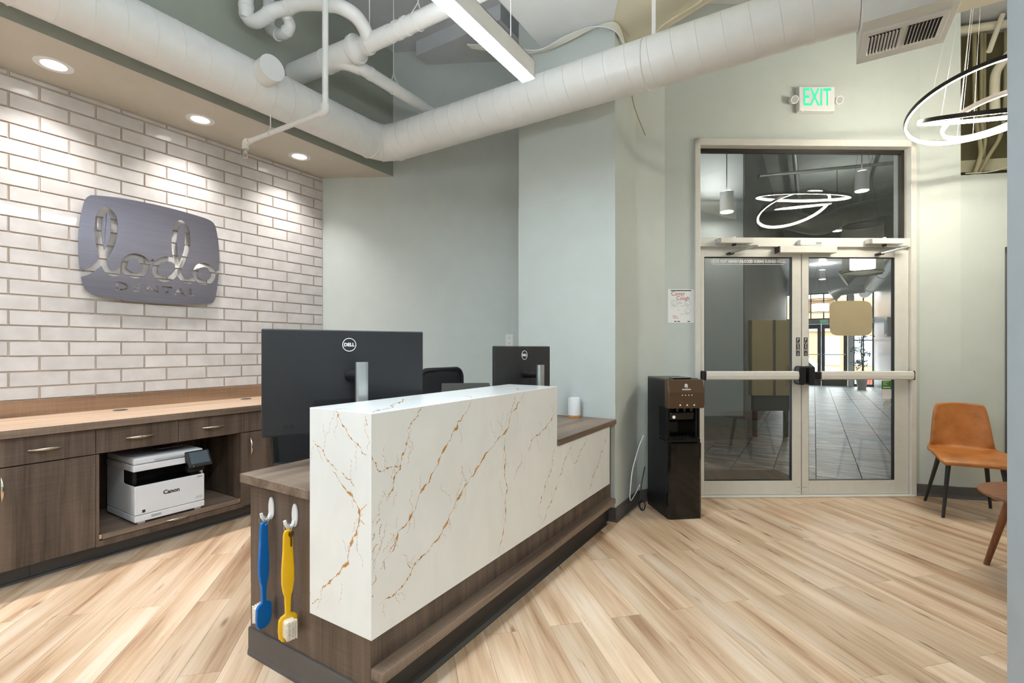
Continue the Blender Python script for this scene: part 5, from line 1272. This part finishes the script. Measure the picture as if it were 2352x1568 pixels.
# lobby ducts
o = MB().tube(spline([(-.81, 9.85, 3.58), (-.45, 9.85, 3.56), (.0, 10.3, 3.50), (.25, 10.5, 3.56), (.45, 10.7, 3.70), (1.0, 11.1, 3.86), (1.48, 11.4, 3.95)], 5), .17, 20).obj('flexible_duct', 'duct_dark', smooth=True); tag(o, 'dark ribbed duct snaking under the lobby ceiling', 'duct')
t = thing('lobby_duct', 'shiny round duct running along the white lobby wall', 'duct')
MB().tube([(1.36, 8.0, 3.05), (1.36, 19.0, 3.05)], .16, 24).obj('duct_run', 'galvanised', t, smooth=True)
for (y, x) in ((13.3, .55), (17.5, .45)):
    MB().tube([(1.36, y, 3.05), (x + .2, y, 2.98), (x, y, 2.86)], [.13, .13, .19], 20).obj('branch_nozzle', 'galvanised', t, smooth=True)
for y in (9, 11, 14, 17): MB().tube([(1.36 + .163 * math.cos(2 * PI * i / 24), y, 3.05 + .163 * math.sin(2 * PI * i / 24)) for i in range(24)], .006, 5, closed=True).obj('joint_band', 'galvanised', t)
for i, (a, b, r_, lab) in enumerate((((-.82, 9.5, 4.3), (1.66, 10.6, 4.45), .03, 'thin steel pipe crossing under the lobby ceiling'), ((-.3, 6.6, 4.75), (-.3, 14.4, 4.75), .045, 'grey pipe running the length of the lobby ceiling'), ((.95, 6.4, 4.85), (.95, 14.4, 4.85), .03, 'narrow conduit along the lobby ceiling'), ((-.78, 7.9, 4.6), (1.6, 9.2, 4.65), .06, 'fat painted pipe near the transom'))):
    o = MB().tube([a, b], r_, 12).obj('lobby_pipe', 'galvanised' if i != 3 else 'conduit_sage', smooth=True); tag(o, lab, 'pipe')
struct('ceiling_lobby_drop', MB().box(-.84, 1.68, 14.5, 20.0, 3.75, 3.85), 'lobby_white')
# right wall screen
t = thing('wall_screen', 'small white framed screen on the white lobby wall', 'screen', (1.68, 16.0, 1.84))
MB().box(-.09, 0, -.32, .32, -.25, .25).obj('casing', 'white_plastic', t, bev=.01)
MB().box(-.094, -.088, -.25, .25, -.18, .18).obj('screen', 'screen_blue', t)
# tan fronted block by the lobby wall, its identity guessed
t = thing('tan_block', 'tan panelled block on a dark base standing in the lobby', 'cabinet', (-.76, 7.76, 0), R(31))
MB().box(0, .565, 0, .12, .60, 1.69).obj('tan_front', 'tan_panel', t, bev=.004)
MB().box(.30, .335, -.006, 0, .60, 1.69).obj('dark_strip', 'bark', t)
MB().box(.04, .545, .015, .115, .38, .60).obj('plinth', 'ink_black', t)
for x in (.05, .50): MB().box(x, x + .035, .02, .05, 0, .38).box(x, x + .035, .08, .11, 0, .38).obj('leg', 'ink_black', t)
# entrance mat outside the doors
o = MB().prism([(0, 0), (1.62, 0), (1.62, .62), (0, .62)], 0, .012).obj('door_mat', 'mat_fibre', bev=.004); o.location = (*dpt(-.45, .24), .001); o.rotation_euler.z = DR; tag(o, 'dark brown doormat lying just outside the glass doors', 'mat')
# ficus by the street window
t = thing('potted_tree', 'leafy potted tree beside the far street window', 'plant', (1.28, 18.9, 0)); rl = random.Random(5)
MB().lathe([(.11, 0), (.15, .26), (.16, .3), (.14, .3), (.13, .26)], 20).obj('pot', 'terracotta', t, smooth=True)
MB().tube([(0, 0, .25), (.02, .01, .7), (-.02, .02, 1.2), (0, 0, 1.7)], [.02, .017, .013, .008], 8).obj('trunk', 'bark', t)
m = MB()
for b_ in range(26):
    z0 = rl.uniform(.6, 1.75); a = rl.uniform(0, 2 * PI); L = rl.uniform(.12, .38); e = Vector((math.cos(a) * L, math.sin(a) * L, rl.uniform(-.1, .25)))
    MBp = (Vector((0, 0, z0)), Vector((0, 0, z0)) + e)
    m.tube([tuple(MBp[0]), tuple(MBp[1])], .004, 5, mi=1)
    for k in range(14):
        p = MBp[0] + e * rl.uniform(.25, 1.05) + Vector((rl.uniform(-.05, .05), rl.uniform(-.05, .05), rl.uniform(-.06, .04))); d = Vector((rl.uniform(-1, 1), rl.uniform(-1, 1), rl.uniform(-1, .2))).normalized(); n_ = d.cross(Vector((rl.uniform(-1, 1), rl.uniform(-1, 1), 1))).normalized()
        l_ = rl.uniform(.05, .085); w_ = l_ * .28; u_ = d.cross(n_) * .006
        m.add([tuple(p), tuple(p + d * l_ * .5 + n_ * w_ + u_), tuple(p + d * l_), tuple(p + d * l_ * .5 - n_ * w_ + u_)], [(0, 1, 2), (0, 2, 3)])
o = m.obj('foliage', ['leaf', 'bark'], t); tag(o, kind='stuff')
# street: ground, car, building opposite
struct('ground_street', MB().box(-30, 30, 20.4, 60, -.8, -.7), 'asphalt')
struct('ground_sidewalk', MB().box(-30, 30, 20.2, 23, -.7, -.02), 'asphalt')
t = thing('parked_car', 'white van parked in the street beyond the far doors', 'car', (-1.2, 30, -.7))
side = [(-2.3, .35), (-2.35, .8), (-2.1, 1.40), (-1.7, 1.50), (.9, 1.50), (1.6, 1.05), (2.3, .92), (2.45, .75), (2.45, .35)]
MB().prism(side, -.9, .9, 'y').obj('body', 'car_white', t, bev=.08, seg=3)
for a, b, c in ((.05, 1.25, .9), (-1.0, -.05, .9), (-1.95, -1.1, .9)):
    MB().prism([(a, 1.0), (b, 1.0), (min(b, .85), 1.40), (a, 1.40)] if b > 1 else [(a, 1.0), (b, 1.0), (b, 1.40), (a, 1.40)], -.905, -.895, 'y').obj('side_window', 'gloss_black', t)
for x in (-1.5, 1.55): MB().tube([(x, -.92, .33), (x, -.72, .33)], .33, 24).obj('wheel', 'tyre', t)
t = thing('street_building', 'tan building across the street with blue grey windows', 'building', (0, 48, -.7))
MB().box(-20, 20, 0, 6, 0, 6.2).obj('facade', 'facade_tan', t)
MB().box(-20, 20, -.3, 0, 3.4, 4.2).obj('awning', 'facade_blue', t)
for i in range(16): MB().box(-18 + i * 2.3, -16.6 + i * 2.3, -.06, 0, .6, 3.0).obj('window', 'facade_blue', t)
t = thing('traffic_cone', 'small orange traffic cone on the pavement beyond the window', 'cone', (1.75, 22, -.02))
MB().lathe([(.14, 0), (.14, .02), (.1, .02), (.025, .48)], 20).obj('cone_body', 'cone_red', t, smooth=True)
MB().lathe([(.068, .22), (.052, .32)], 20, caps=False).obj('reflective_band', 'white_plastic', t)
